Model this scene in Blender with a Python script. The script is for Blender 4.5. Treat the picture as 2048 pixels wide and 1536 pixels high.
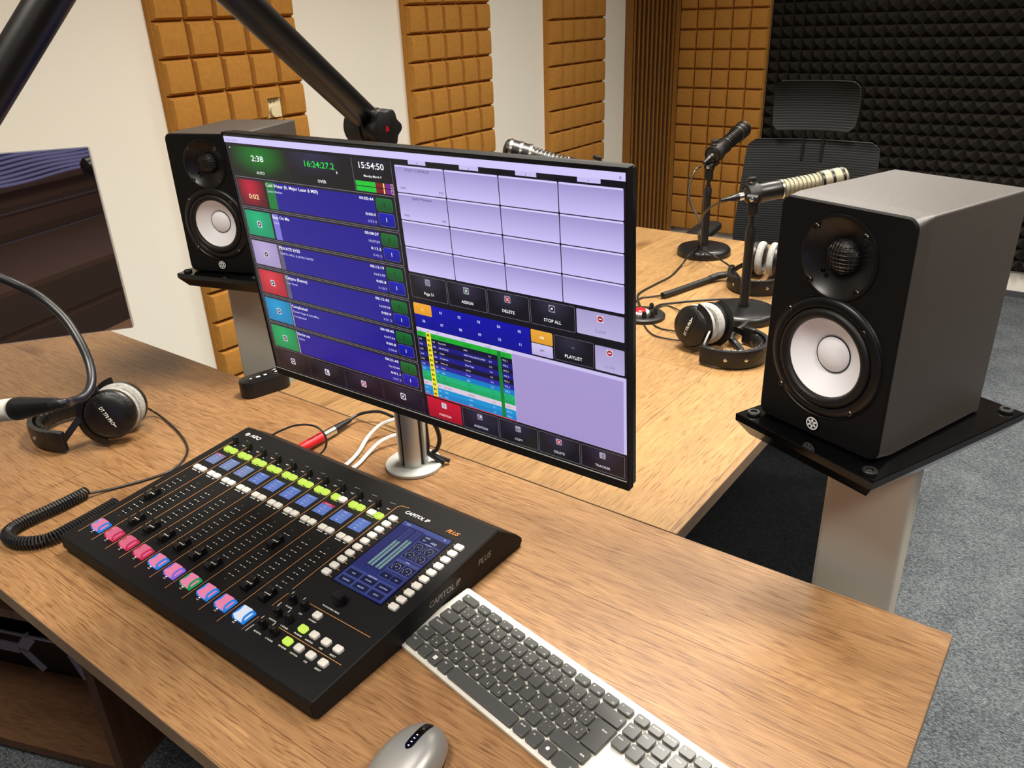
import bpy, bmesh, math, random
from mathutils import Matrix, Vector

for o in list(bpy.data.objects):
    bpy.data.objects.remove(o)
SC = bpy.context.scene
COL = SC.collection
T = 0.74            # height of the desk top; positions below are given from the desk top

# ------------------------------------------------------------------ camera, exposure, lights
cd = bpy.data.cameras.new('camera')
cd.sensor_width = 36.0
cd.lens = 1608.6637618001598 * 36.0 / 2048.0
cd.clip_start = 0.02
cam = bpy.data.objects.new('camera', cd)
COL.objects.link(cam)
cx_, rx_, ux_, bx_ = Vector((0.04003,-0.93898,0.72808)), Vector((0.802942,0.595068,-0.034316)), Vector((-0.227337,0.358956,0.905245)), Vector((0.551000,-0.719058,0.423502))
cam.matrix_world = Matrix(((rx_.x, ux_.x, bx_.x, cx_.x), (rx_.y, ux_.y, bx_.y, cx_.y), (rx_.z, ux_.z, bx_.z, cx_.z + T), (0, 0, 0, 1)))
SC.camera = cam
SC.view_settings.view_transform = 'Standard'
SC.view_settings.look = 'None'
SC.view_settings.exposure = 0.0
SC.view_settings.gamma = 1.0
SC.view_settings.use_curve_mapping = False
w = bpy.data.worlds.new('room_air')
SC.world = w
w.use_nodes = True
w.node_tree.nodes['Background'].inputs[0].default_value = (1.0, 0.93, 0.82, 1)
w.node_tree.nodes['Background'].inputs[1].default_value = 0.02
CEIL = 2.75
LIGHTS = [  # x, y, size x, size y, watts
    (-0.80, 0.62, 0.60, 0.60, 44),
    (0.95, 0.75, 0.60, 0.60, 40),
    (-0.75, -1.15, 0.60, 0.60, 22),
    (0.95, -1.25, 0.60, 0.60, 20),
    (-0.80, 2.30, 0.60, 0.60, 26),
    (0.70, 2.30, 0.60, 0.60, 30),
]
for (x, y, sx, sy, wt) in LIGHTS:
    ld = bpy.data.lights.new('ceiling_lamp_glow', 'AREA')
    ld.shape = 'RECTANGLE'; ld.size = sx; ld.size_y = sy
    ld.energy = wt; ld.color = (1.0, 0.945, 0.85); ld.spread = math.radians(128)
    lo = bpy.data.objects.new('ceiling_lamp_glow', ld)
    lo.location = (x, y, CEIL - 0.05)
    COL.objects.link(lo)

# ------------------------------------------------------------------ helpers
def srgb(h):
    if isinstance(h, str):
        h = h.lstrip('#'); v = [int(h[i:i+2], 16) / 255 for i in (0, 2, 4)]
    else:
        v = h
    return tuple(c / 12.92 if c <= 0.04045 else ((c + 0.055) / 1.055) ** 2.4 for c in v) + (1.0,)

def mat(name, color='#808080', rough=0.5, metal=0.0, spec=0.5, bump=None, mottle=None, emit=0, vcol=False, coat=0, trans=0):
    m = bpy.data.materials.new(name); m.use_nodes = True
    nt = m.node_tree; b = nt.nodes['Principled BSDF']
    b.inputs['Roughness'].default_value = rough
    b.inputs['Metallic'].default_value = metal
    b.inputs['Specular IOR Level'].default_value = spec
    b.inputs['Coat Weight'].default_value = coat
    c = srgb(color)
    src = None
    if vcol:
        a = nt.nodes.new('ShaderNodeAttribute'); a.attribute_name = 'col'; src = a.outputs['Color']
    if mottle:          # (scale, amount)
        n = nt.nodes.new('ShaderNodeTexNoise'); n.inputs['Scale'].default_value = mottle[0]; n.inputs['Detail'].default_value = 5
        tc = nt.nodes.new('ShaderNodeTexCoord'); nt.links.new(tc.outputs['Object'], n.inputs['Vector'])
        r = nt.nodes.new('ShaderNodeValToRGB')
        r.color_ramp.elements[0].position = 0.3; r.color_ramp.elements[1].position = 0.7
        k = mottle[1]
        r.color_ramp.elements[0].color = tuple(max(0, v * (1 - k)) for v in c[:3]) + (1,)
        r.color_ramp.elements[1].color = tuple(min(1, v * (1 + k)) for v in c[:3]) + (1,)
        nt.links.new(n.outputs['Fac'], r.inputs['Fac']); src = r.outputs['Color']
    if emit:
        b.inputs['Emission Strength'].default_value = emit
        b.inputs['Base Color'].default_value = (0.004, 0.004, 0.005, 1)
        if src: nt.links.new(src, b.inputs['Emission Color'])
        else: b.inputs['Emission Color'].default_value = c
    elif src: nt.links.new(src, b.inputs['Base Color'])
    else: b.inputs['Base Color'].default_value = c
    if bump:            # (scale, strength)
        n = nt.nodes.new('ShaderNodeTexNoise'); n.inputs['Scale'].default_value = bump[0]; n.inputs['Detail'].default_value = 4
        tc = nt.nodes.new('ShaderNodeTexCoord'); nt.links.new(tc.outputs['Object'], n.inputs['Vector'])
        bp = nt.nodes.new('ShaderNodeBump'); bp.inputs['Strength'].default_value = bump[1]; bp.inputs['Distance'].default_value = 0.002
        nt.links.new(n.outputs['Fac'], bp.inputs['Height']); nt.links.new(bp.outputs['Normal'], b.inputs['Normal'])
    return m

def wood(name, axis=0, light='#c49d6c', dark='#8f6a45', plank=0.195, seed=0.0):
    """laminate oak: planks with cathedral grain running along axis, dark pores, knots and thin seams"""
    m = bpy.data.materials.new(name); m.use_nodes = True
    nt = m.node_tree; b = nt.nodes['Principled BSDF']; N = nt.nodes.new; L = nt.links.new
    def math_(op, a, c=None, clamp=False):
        n = N('ShaderNodeMath'); n.operation = op; n.use_clamp = clamp
        for i, v in enumerate((a, c)):
            if v is None: continue
            if isinstance(v, (int, float)): n.inputs[i].default_value = v
            else: L(v, n.inputs[i])
        return n.outputs[0]
    tc = N('ShaderNodeTexCoord'); sp = N('ShaderNodeSeparateXYZ'); L(tc.outputs['Object'], sp.inputs[0])
    al, ac = (sp.outputs[0], sp.outputs[1]) if axis == 0 else (sp.outputs[1], sp.outputs[0])
    row = math_('FLOOR', math_('DIVIDE', ac, plank))
    wn = N('ShaderNodeTexWhiteNoise'); wn.noise_dimensions = '1D'; L(math_('ADD', row, 17.3 + seed), wn.inputs['W'])
    off = math_('MULTIPLY', wn.outputs['Value'], 7.0)
    al2 = math_('ADD', al, off)
    brd = math_('FLOOR', math_('DIVIDE', al2, 1.25))
    wn2 = N('ShaderNodeTexWhiteNoise'); wn2.noise_dimensions = '2D'
    cb = N('ShaderNodeCombineXYZ'); L(row, cb.inputs[0]); L(brd, cb.inputs[1]); L(cb.outputs[0], wn2.inputs['Vector'])
    def coords(sx, sy):
        c = N('ShaderNodeCombineXYZ'); L(math_('MULTIPLY', al2, sx), c.inputs[0]); L(math_('MULTIPLY', ac, sy), c.inputs[1])
        L(math_('MULTIPLY', row, 3.7), c.inputs[2]); return c.outputs[0]
    def noise(vec, scale, det=4, dist=0.0, rough=0.5):
        n = N('ShaderNodeTexNoise'); n.inputs['Scale'].default_value = scale; n.inputs['Detail'].default_value = det
        n.inputs['Distortion'].default_value = dist; n.inputs['Roughness'].default_value = rough; L(vec, n.inputs['Vector']); return n.outputs['Fac']
    # growth rings: contour lines of a slowly varying field; the fibres bend with it
    fld = noise(coords(1.0, 3.4), 1.7, 3, 0.6)
    bend = noise(coords(2.2, 6.0), 1.3, 2, 0.4)
    acw = math_('ADD', ac, math_('MULTIPLY', bend, 0.026))
    def wc(sx, sy):
        c = N('ShaderNodeCombineXYZ'); L(math_('MULTIPLY', al2, sx), c.inputs[0]); L(math_('MULTIPLY', acw, sy), c.inputs[1])
        L(math_('MULTIPLY', row, 3.7), c.inputs[2]); return c.outputs[0]
    rings = math_('FRACT', math_('MULTIPLY', fld, 22.0))
    tri = math_('ABSOLUTE', math_('SUBTRACT', math_('MULTIPLY', rings, 2.0), 1.0))
    broad = noise(coords(0.9, 7.0), 2.0, 3)
    fib = noise(wc(6.0, 330.0), 1.0, 3, 0.15, 0.6)
    fib2 = noise(wc(16.0, 760.0), 1.0, 3, 0.1, 0.6)
    pore = noise(wc(26.0, 430.0), 1.0, 2)
    v = math_('ADD', math_('ADD', math_('MULTIPLY', tri, 0.09), 0.04), math_('MULTIPLY', broad, 0.42))
    v = math_('ADD', v, math_('MULTIPLY', fib, 0.36))
    v = math_('ADD', v, math_('MULTIPLY', fib2, 0.66))
    v = math_('MULTIPLY', math_('ADD', v, math_('MULTIPLY', wn2.outputs['Value'], 0.10)), 0.88)
    r = N('ShaderNodeValToRGB'); e = r.color_ramp.elements
    e[0].position = 0.56; e[0].color = srgb(dark); e[1].position = 1.0; e[1].color = srgb(light)
    mid = r.color_ramp.elements.new(0.90); mid.color = tuple((a * 0.45 + c * 0.55) for a, c in zip(srgb(dark), srgb(light)))
    L(v, r.inputs['Fac'])
    # knots
    vo = N('ShaderNodeTexVoronoi'); vo.inputs['Scale'].default_value = 1.0; L(coords(2.1, 5.0), vo.inputs['Vector'])
    kn = N('ShaderNodeMapRange'); L(vo.outputs['Distance'], kn.inputs[0])
    kn.inputs[1].default_value = 0.02; kn.inputs[2].default_value = 0.16; kn.inputs[3].default_value = 0.5; kn.inputs[4].default_value = 1.0
    pr = N('ShaderNodeMapRange'); L(pore, pr.inputs[0])
    pr.inputs[1].default_value = 0.33; pr.inputs[2].default_value = 0.44; pr.inputs[3].default_value = 0.60; pr.inputs[4].default_value = 1.0
    # seams between planks
    fr = math_('FRACT', math_('DIVIDE', ac, plank))
    e1 = math_('LESS_THAN', math_('ABSOLUTE', math_('SUBTRACT', fr, 0.5)), 0.4955)
    fa = math_('FRACT', math_('DIVIDE', al2, 1.25))
    e2 = math_('LESS_THAN', math_('ABSOLUTE', math_('SUBTRACT', fa, 0.5)), 0.4993)
    seam = math_('ADD', math_('MULTIPLY', math_('MULTIPLY', e1, e2), 0.40), 0.60)
    tot = math_('MULTIPLY', math_('MULTIPLY', kn.outputs[0], pr.outputs[0]), seam)
    mx = N('ShaderNodeMix'); mx.data_type = 'RGBA'; mx.blend_type = 'MULTIPLY'; mx.inputs['Factor'].default_value = 1.0
    cc = N('ShaderNodeCombineColor')
    L(tot, cc.inputs[0]); L(math_('POWER', tot, 1.25), cc.inputs[1]); L(math_('POWER', tot, 1.5), cc.inputs[2])
    L(r.outputs['Color'], mx.inputs['A']); L(cc.outputs[0], mx.inputs['B'])
    L(mx.outputs['Result'], b.inputs['Base Color'])
    b.inputs['Roughness'].default_value = 0.42
    b.inputs['Specular IOR Level'].default_value = 0.45
    bp = N('ShaderNodeBump'); bp.inputs['Strength'].default_value = 0.35; bp.inputs['Distance'].default_value = 0.0006
    L(math_('ADD', fib, math_('MULTIPLY', tot, 0.8)), bp.inputs['Height']); L(bp.outputs['Normal'], b.inputs['Normal'])
    return m

def carpet(name):
    m = bpy.data.materials.new(name); m.use_nodes = True
    nt = m.node_tree; b = nt.nodes['Principled BSDF']; N = nt.nodes.new; L = nt.links.new
    tc = N('ShaderNodeTexCoord'); mp = N('ShaderNodeMapping'); mp.inputs['Scale'].default_value = (1, 2.6, 1); mp.inputs['Rotation'].default_value = (0, 0, 0.25)
    L(tc.outputs['Object'], mp.inputs['Vector'])
    n1 = N('ShaderNodeTexNoise'); n1.inputs['Scale'].default_value = 165; n1.inputs['Detail'].default_value = 6; n1.inputs['Roughness'].default_value = 0.75
    L(mp.outputs[0], n1.inputs['Vector'])
    n2 = N('ShaderNodeTexNoise'); n2.inputs['Scale'].default_value = 7; L(tc.outputs['Object'], n2.inputs['Vector'])
    r = N('ShaderNodeValToRGB'); e = r.color_ramp.elements
    e[0].position = 0.37; e[0].color = srgb('#22262a'); e[1].position = 0.63; e[1].color = srgb('#83888d')
    q = r.color_ramp.elements.new(0.5); q.color = srgb('#575c60')
    ad = N('ShaderNodeMath'); ad.operation = 'MULTIPLY_ADD'; ad.inputs[1].default_value = 0.12; L(n2.outputs['Fac'], ad.inputs[0]); 
    sb = N('ShaderNodeMath'); sb.operation = 'SUBTRACT'; sb.inputs[1].default_value = 0.06; L(n1.outputs['Fac'], sb.inputs[0]); L(sb.outputs[0], ad.inputs[2])
    L(ad.outputs[0], r.inputs['Fac']); L(r.outputs['Color'], b.inputs['Base Color'])
    b.inputs['Roughness'].default_value = 1.0; b.inputs['Specular IOR Level'].default_value = 0.1
    bp = N('ShaderNodeBump'); bp.inputs['Strength'].default_value = 0.8; bp.inputs['Distance'].default_value = 0.004
    L(n1.outputs['Fac'], bp.inputs['Height']); L(bp.outputs['Normal'], b.inputs['Normal'])
    return m

M = {}
M['wood'] = wood('oak_laminate_desk', 0, light='#bd9364', dark='#704d2e')
M['wood2'] = wood('oak_laminate_table', 1, light='#bc965f', dark='#80603f', seed=5.0)
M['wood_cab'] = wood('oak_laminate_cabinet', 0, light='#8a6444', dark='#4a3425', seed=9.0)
M['wood_edge'] = mat('oak_edge_band', '#7d654d', 0.5, mottle=(30, 0.15))
M['carpet'] = carpet('grey_carpet')
M['wall'] = mat('cream_wall_paint', '#faf6ea', 0.85, spec=0.2, bump=(260, 0.15))
M['wall_brown'] = mat('brown_wall', '#7a5c4a', 0.7)
M['white'] = mat('white_plaster', '#efeae0', 0.8)
M['skirt'] = mat('grey_skirting', '#43454a', 0.8)
M['felt'] = mat('ochre_felt', '#bd8640', 0.95, spec=0.1, bump=(420, 0.5), mottle=(60, 0.08))
M['slat'] = mat('ochre_slat', '#8f5f24', 0.6, mottle=(40, 0.12))
M['slat_dark'] = mat('slat_gap', '#2c1806', 0.9)
M['tableshade'] = mat('table_shade_dark', '#17181a', 1.0, spec=0.05, bump=(300, 0.8), mottle=(150, 0.45))  # near-black colour that carries the shade under the far table
M['foam'] = mat('charcoal_foam', '#2b2825', 1.0, spec=0.05, bump=(500, 0.4))
M['black'] = mat('black_plastic', '#0c0c0e', 0.36, bump=(900, 0.05))
M['matte'] = mat('matte_black_panel', '#0d0d0e', 0.55, spec=0.22, bump=(1500, 0.08))
M['cabvinyl'] = mat('black_vinyl_wrap', '#2a2118', 0.50, spec=1.0, bump=(900, 0.25), mottle=(900, 0.35))
M['cabvinyl'].node_tree.nodes['Principled BSDF'].inputs['IOR'].default_value = 1.75
M['glossscreen'] = mat('switched_off_glass', '#141114', 0.02, spec=0.5); M['glossscreen'].node_tree.nodes['Principled BSDF'].inputs['IOR'].default_value = 3.0
M['waveguide'] = mat('satin_black_horn', '#0d0d0f', 0.34)
M['gloss'] = mat('gloss_black', '#050506', 0.12)
M['rubber'] = mat('black_rubber', '#0a0a0b', 0.5)
M['cable'] = mat('black_cable_jacket', '#18181a', 0.38)
M['whitecable'] = mat('white_cable_jacket', '#e6e4dc', 0.4)
M['boom'] = mat('anodised_black_tube', '#0e0c0b', 0.34, spec=0.6)
M['alu'] = mat('brushed_aluminium', '#d2d2ce', 0.42, metal=0.55)
M['discgrey'] = mat('light_grey_lacquer', '#c6cac6', 0.35)
M['blind'] = mat('glowing_violet_blind', '#a6a0d8', 0.5, emit=1.1)  # violet glow added to brighten the blinds' reflection in the dark display
M['brown_board'] = mat('dark_brown_board', '#665043', 0.6)
M['glasspane'] = mat('window_glass', '#1c2030', 0.05)
M['alupaint'] = mat('silver_painted_steel', '#b9b4a8', 0.5, metal=0.1, mottle=(6, 0.04))
M['chrome'] = mat('bright_nickel', '#d8d4ca', 0.22, metal=1.0)
M['screw'] = mat('dark_screw', '#6a6660', 0.3, metal=1.0)
M['cone'] = mat('white_cone', '#fbfbff', 0.55)
M['greypad'] = mat('grey_velour', '#a9a8a4', 0.95, spec=0.1, bump=(700, 0.8), mottle=(160, 0.22))
M['leather'] = mat('black_leatherette', '#0c0c0d', 0.38, bump=(120, 0.6))
M['mesh'] = mat('champagne_grille', '#8f8974', 0.5, metal=0.4, mottle=(900, 0.5))
M['fabric'] = mat('black_mesh_fabric', '#34363a', 0.75, spec=0.3)
M['red'] = mat('red_plastic', '#c4141f', 0.35)
M['silverplastic'] = mat('titan_plastic', '#9b9a96', 0.36, metal=0.55)
M['kbbody'] = mat('silver_keyboard_shell', '#d4d1c8', 0.4, metal=0.25)
M['key'] = mat('dark_grey_keycap', '#3f403e', 0.38)
M['print'] = mat('printed_ink', rough=0.5, vcol=True)
M['glow'] = mat('lit_display', rough=0.16, vcol=True, emit=1.0)
M['glow2'] = mat('lit_small_display', rough=0.2, vcol=True, emit=0.9)
M['btnwhite'] = mat('translucent_white_key', '#cbc8c0', 0.45)
M['btnlime'] = mat('lit_lime_key', '#d3f557', 0.5, emit=0.95)
M['amp'] = mat('amp_face_grey', '#9295aa', 0.5)
M['socket'] = mat('cream_socket', '#efe3bd', 0.4)
M['lampw'] = mat('lamp_diffuser', '#fff1dc', 0.5, emit=4.0)

def ribbed(m, scale):
    nt = m.node_tree; b = nt.nodes['Principled BSDF']; N = nt.nodes.new; L = nt.links.new
    tc = N('ShaderNodeTexCoord'); wv = N('ShaderNodeTexWave'); wv.bands_direction = 'Z'; wv.inputs['Scale'].default_value = scale; L(tc.outputs['Object'], wv.inputs['Vector'])
    r = N('ShaderNodeValToRGB'); r.color_ramp.elements[0].color = srgb('#141516'); r.color_ramp.elements[1].color = srgb('#343637'); r.color_ramp.elements[0].position = 0.35; r.color_ramp.elements[1].position = 0.8
    L(wv.outputs['Fac'], r.inputs['Fac']); L(r.outputs['Color'], b.inputs['Base Color'])
ribbed(M['fabric'], 34.0)

def rrect(w_, h_, r=0.0, n=4, cx=0, cy=0):
    if r <= 0: return [(cx - w_/2, cy - h_/2), (cx + w_/2, cy - h_/2), (cx + w_/2, cy + h_/2), (cx - w_/2, cy + h_/2)]
    r = min(r, w_/2 - 1e-6, h_/2 - 1e-6); pts = []
    for (qx, qy, a0) in ((w_/2 - r, -h_/2 + r, -90), (w_/2 - r, h_/2 - r, 0), (-w_/2 + r, h_/2 - r, 90), (-w_/2 + r, -h_/2 + r, 180)):
        for i in range(n + 1):
            a = math.radians(a0 + 90 * i / n); pts.append((cx + qx + r * math.cos(a), cy + qy + r * math.sin(a)))
    return pts

def circ(r, n=32, cx=0, cy=0): return [(cx + r * math.cos(2*math.pi*i/n), cy + r * math.sin(2*math.pi*i/n)) for i in range(n)]

def frame(z, up=(0, 0, 1)):
    """rotation whose Z axis is z"""
    z = Vector(z).normalized(); u = Vector(up)
    if abs(z.dot(u)) > 0.98: u = Vector((0, 1, 0))
    x = u.cross(z).normalized(); y = z.cross(x)
    return Matrix(((x.x, y.x, z.x, 0), (x.y, y.y, z.y, 0), (x.z, y.z, z.z, 0), (0, 0, 0, 1)))

def TR(loc=(0, 0, 0), rz=0, rx=0, ry=0):
    return Matrix.Translation(Vector(loc)) @ Matrix.Rotation(math.radians(rz), 4, 'Z') @ Matrix.Rotation(math.radians(rx), 4, 'X') @ Matrix.Rotation(math.radians(ry), 4, 'Y')

def smooth_path(pts, k=6):
    P = [Vector(p) for p in pts]; out = []
    for i in range(len(P) - 1):
        p0 = P[max(i-1, 0)]; p1 = P[i]; p2 = P[i+1]; p3 = P[min(i+2, len(P)-1)]
        for j in range(k):
            t = j / k
            out.append(0.5 * ((2*p1) + (p2-p0)*t + (2*p0-5*p1+4*p2-p3)*t*t + (3*p1-p0-3*p2+p3)*t**3))
    out.append(P[-1]); return out

_txt = {}
def text2d(s, bold=False):
    k = (s, bold)
    if k not in _txt:
        c = bpy.data.curves.new('t', 'FONT'); c.body = s; c.size = 1; c.resolution_u = 2
        if bold: c.offset = 0.010
        o = bpy.data.objects.new('t', c); COL.objects.link(o)
        dg = bpy.context.evaluated_depsgraph_get(); e = o.evaluated_get(dg); me = e.to_mesh()
        vs = [(v.co.x, v.co.y) for v in me.vertices]; fs = [tuple(p.vertices) for p in me.polygons]
        e.to_mesh_clear(); bpy.data.objects.remove(o); bpy.data.curves.remove(c)
        _txt[k] = (vs, fs)
    return _txt[k]

class MB:
    def __init__(s, M0=None): s.v = []; s.f = []; s.c = []; s.m = []; s.M = M0 or Matrix(); s.mats = []
    def mi(s, m):
        if m not in s.mats: s.mats.append(m)
        return s.mats.index(m)
    def add(s, vs, fs, m, col=None):
        b = len(s.v); s.v += [tuple(s.M @ Vector(v)) for v in vs]; k = s.mi(m)
        for f in fs: s.f.append(tuple(b + i for i in f)); s.m.append(k); s.c.append(col)
        return s
    def box(s, c, d, m, R=None, col=None):
        R = R or Matrix(); vs = []
        for z in (-1, 1):
            for (x, y) in ((-1, -1), (1, -1), (1, 1), (-1, 1)): vs.append(Vector(c) + (R.to_3x3() @ Vector((x*d[0]/2, y*d[1]/2, z*d[2]/2))))
        s.add(vs, [(3,2,1,0), (4,5,6,7), (0,1,5,4), (1,2,6,5), (2,3,7,6), (3,0,4,7)], m, col)
    def loft(s, rings, m, caps=(True, True), col=None, closed=True):
        n = len(rings[0]); vs = [p for r in rings for p in r]; fs = []
        for i in range(len(rings) - 1):
            for j in range(n if closed else n - 1):
                k = (j + 1) % n; fs.append((i*n+j, i*n+k, (i+1)*n+k, (i+1)*n+j))
        if caps[0]: fs.append(tuple(reversed(range(n))))
        if caps[1]: fs.append(tuple((len(rings)-1)*n + j for j in range(n)))
        s.add(vs, fs, m, col)
    def prism(s, outf, z0, z1, m, bev=0.0, botbev=0.0, col=None, X=None):
        """outf(inset) -> 2D outline"""
        X = X or Matrix(); rings = []
        def ring(i, z): rings.append([tuple(X @ Vector((p[0], p[1], z))) for p in outf(i)])
        if botbev: ring(botbev, z0); ring(0, z0 + botbev)
        else: ring(0, z0)
        if bev: ring(0, z1 - bev); ring(bev * 0.3, z1 - bev * 0.3); ring(bev, z1)
        else: ring(0, z1)
        s.loft(rings, m, col=col)
    def rbox(s, c, d, r, m, bev=0.0, botbev=0.0, X=None, col=None, n=4):
        s.prism(lambda i: rrect(d[0] - 2*i, d[1] - 2*i, max(r - i, 0.0004), n, c[0], c[1]), c[2] - d[2]/2, c[2] + d[2]/2, m, bev, botbev, col, X)
    def cyl(s, p0, p1, r0, m, r1=None, n=20, col=None, caps=(True, True)):
        r1 = r0 if r1 is None else r1; p0, p1 = Vector(p0), Vector(p1); F = frame(p1 - p0).to_3x3()
        s.loft([[p0 + F @ Vector((r0*math.cos(a), r0*math.sin(a), 0)) for a in [2*math.pi*i/n for i in range(n)]],
                [p1 + F @ Vector((r1*math.cos(a), r1*math.sin(a), 0)) for a in [2*math.pi*i/n for i in range(n)]]], m, caps, col)
    def lathe(s, prof, m, X=None, n=32, col=None, sx=1.0, caps=(False, False)):
        X = X or Matrix()
        s.loft([[tuple(X @ Vector((r*math.cos(2*math.pi*i/n)*sx, r*math.sin(2*math.pi*i/n), z))) for i in range(n)] for (r, z) in prof], m, caps, col)
    def tube(s, pts, r, m, n=8, col=None, k=6, smooth=True, sect=None):
        P = smooth_path(pts, k) if smooth and len(pts) > 2 else [Vector(p) for p in pts]
        rings = []; up = None
        for i, p in enumerate(P):
            t = (P[min(i+1, len(P)-1)] - P[max(i-1, 0)])
            if t.length < 1e-9: t = Vector((0, 0, 1))
            t.normalize()
            if up is None: up = Vector((0, 0, 1)) if abs(t.z) < 0.95 else Vector((1, 0, 0))
            x = up.cross(t)
            if x.length < 1e-6: x = Vector((1, 0, 0))
            x.normalize(); y = t.cross(x); up = y
            rr = r(i / (len(P)-1)) if callable(r) else r
            if sect: rings.append([p + x*a*rr + y*b*rr for a, b in sect])
            else: rings.append([p + x*rr*math.cos(2*math.pi*j/n) + y*rr*math.sin(2*math.pi*j/n) for j in range(n)])
        s.loft(rings, m, col=col)
    def coil(s, pts, R, r, pitch, m, n=5, seg=9):
        P = smooth_path(pts, 24); L = 0; acc = [0]
        for i in range(1, len(P)): L += (P[i] - P[i-1]).length; acc.append(L)
        turns = L / pitch; N = int(turns * seg); out = []; j = 0
        for i in range(N + 1):
            d = L * i / N
            while j < len(P) - 2 and acc[j+1] < d: j += 1
            t = (P[j+1] - P[j]); q = P[j] + t * ((d - acc[j]) / max(acc[j+1] - acc[j], 1e-9)); t.normalize()
            x = Vector((0, 0, 1)).cross(t).normalized(); y = t.cross(x); a = 2*math.pi*turns*i/N
            out.append(q + x*R*math.cos(a) + y*R*math.sin(a))
        s.tube(out, r, m, n=n, smooth=False)
    def quad(s, a, b, c, d, m, col=None, cols=None):
        s.add([a, b, c, d], [(0, 1, 2, 3)], m, cols or col)
    def text(s, t, o, ex, ey, size, m, col, al='l', bold=False, sx=1.0, skew=0.0, maxw=None):
        vs, fs = text2d(t, bold)
        if not vs: return
        x0 = min(v[0] for v in vs); x1 = max(v[0] for v in vs); w_ = (x1 - x0) * size * sx
        if maxw and w_ > maxw: sx *= maxw / w_; w_ = maxw
        dx = {'l': 0, 'c': -w_/2, 'r': -w_}[al]; o = Vector(o); ex = Vector(ex); ey = Vector(ey)
        s.add([o + ex * (dx + (v[0]-x0)*size*sx + skew*v[1]*size) + ey * (v[1]*size) for v in vs], fs, m, col)
    def build(s, name, parent=None, loc=None, smooth=35, recalc=True, base=None):
        """base: origin of the part (top-level things keep geometry relative to it)"""
        me = bpy.data.meshes.new(name)
        base = Vector(base) if base is not None else Vector((0, 0, 0))
        me.from_pydata([tuple(Vector(v) - base) for v in s.v], [], s.f)
        for m in s.mats: me.materials.append(M[m])
        me.polygons.foreach_set('material_index', s.m)
        if any(c is not None for c in s.c):
            ca = me.color_attributes.new('col', 'FLOAT_COLOR', 'CORNER'); li = 0
            for p, c in zip(me.polygons, s.c):
                for q in range(p.loop_total):
                    cc = c if c is not None else (0.8, 0.8, 0.8, 1)
                    if isinstance(cc, list): cc = cc[q % len(cc)]
                    ca.data[p.loop_start + q].color = cc
        if recalc:
            bm = bmesh.new(); bm.from_mesh(me); bmesh.ops.recalc_face_normals(bm, faces=bm.faces[:]); bm.to_mesh(me); bm.free()
        if smooth:
            me.polygons.foreach_set('use_smooth', [True] * len(me.polygons)); me.set_sharp_from_angle(angle=math.radians(smooth))
        o = bpy.data.objects.new(name, me); COL.objects.link(o)
        if parent: o.parent = parent
        else:
            l = Vector(loc) if loc is not None else Vector((0, 0, 0))
            o.location = (base.x + l.x, base.y + l.y, base.z + l.z + T)
        return o

def tag(o, label=None, cat=None, group=None, kind=None):
    if label: o['label'] = label
    if cat: o['category'] = cat
    if group: o['group'] = group
    if kind: o['kind'] = kind
    return o
def thing(name, label, cat, loc=(0, 0, 0), rz=0, group=None):
    o = bpy.data.objects.new(name, None); COL.objects.link(o)
    o.location = (loc[0], loc[1], loc[2] + T); o.rotation_euler = (0, 0, math.radians(rz)); o.empty_display_size = 0.05
    return tag(o, label, cat, group)
def dup(root, loc, rz, label):
    r = root.copy(); COL.objects.link(r); r.location = (loc[0], loc[1], loc[2] + T); r.rotation_euler = (0, 0, math.radians(rz)); r['label'] = label
    for ch in list(root.children):
        c = ch.copy(); COL.objects.link(c); c.parent = r
        for g in list(ch.children):
            e = g.copy(); COL.objects.link(e); e.parent = c
    return r
def rx(p, a): return Matrix.Rotation(math.radians(a), 4, 'Z') @ Vector(p)

# ------------------------------------------------------------------ the room
FL = -T
XL, YB, XR, YF = -2.425, 3.85, 3.0, -3.0
def slab(name, c, d, m):
    b = MB(); b.box(c, d, m); o = b.build(name, base=(c[0], c[1], c[2] - d[2]/2), smooth=0); return tag(o, kind='structure')
slab('floor', ((XL+XR)/2, (YB+YF)/2, FL - 0.05), (XR-XL+0.4, YB-YF+0.4, 0.1), 'carpet')
slab('ceiling', ((XL+XR)/2, (YB+YF)/2, CEIL - T + 0.05), (XR-XL+0.4, YB-YF+0.4, 0.1), 'white')
H = CEIL
slab('wall_left', (XL - 0.05, (YB+YF)/2, FL + H/2), (0.1, YB-YF, H), 'wall')
slab('wall_back', ((XL+XR)/2, YB + 0.05, FL + H/2), (XR-XL+0.2, 0.1, H), 'white')
slab('wall_right', (XR + 0.05, (YB+YF)/2, FL + H/2), (0.1, YB-YF, H), 'wall_brown')
slab('wall_front', ((XL+XR)/2, YF - 0.05, FL + H/2), (XR-XL+0.2, 0.1, H), 'wall_brown')
slab('baseboard_back', ((-1.70+XR)/2, YB - 0.008, FL + 0.015), (XR+1.70, 0.016, 0.03), 'skirt')

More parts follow.
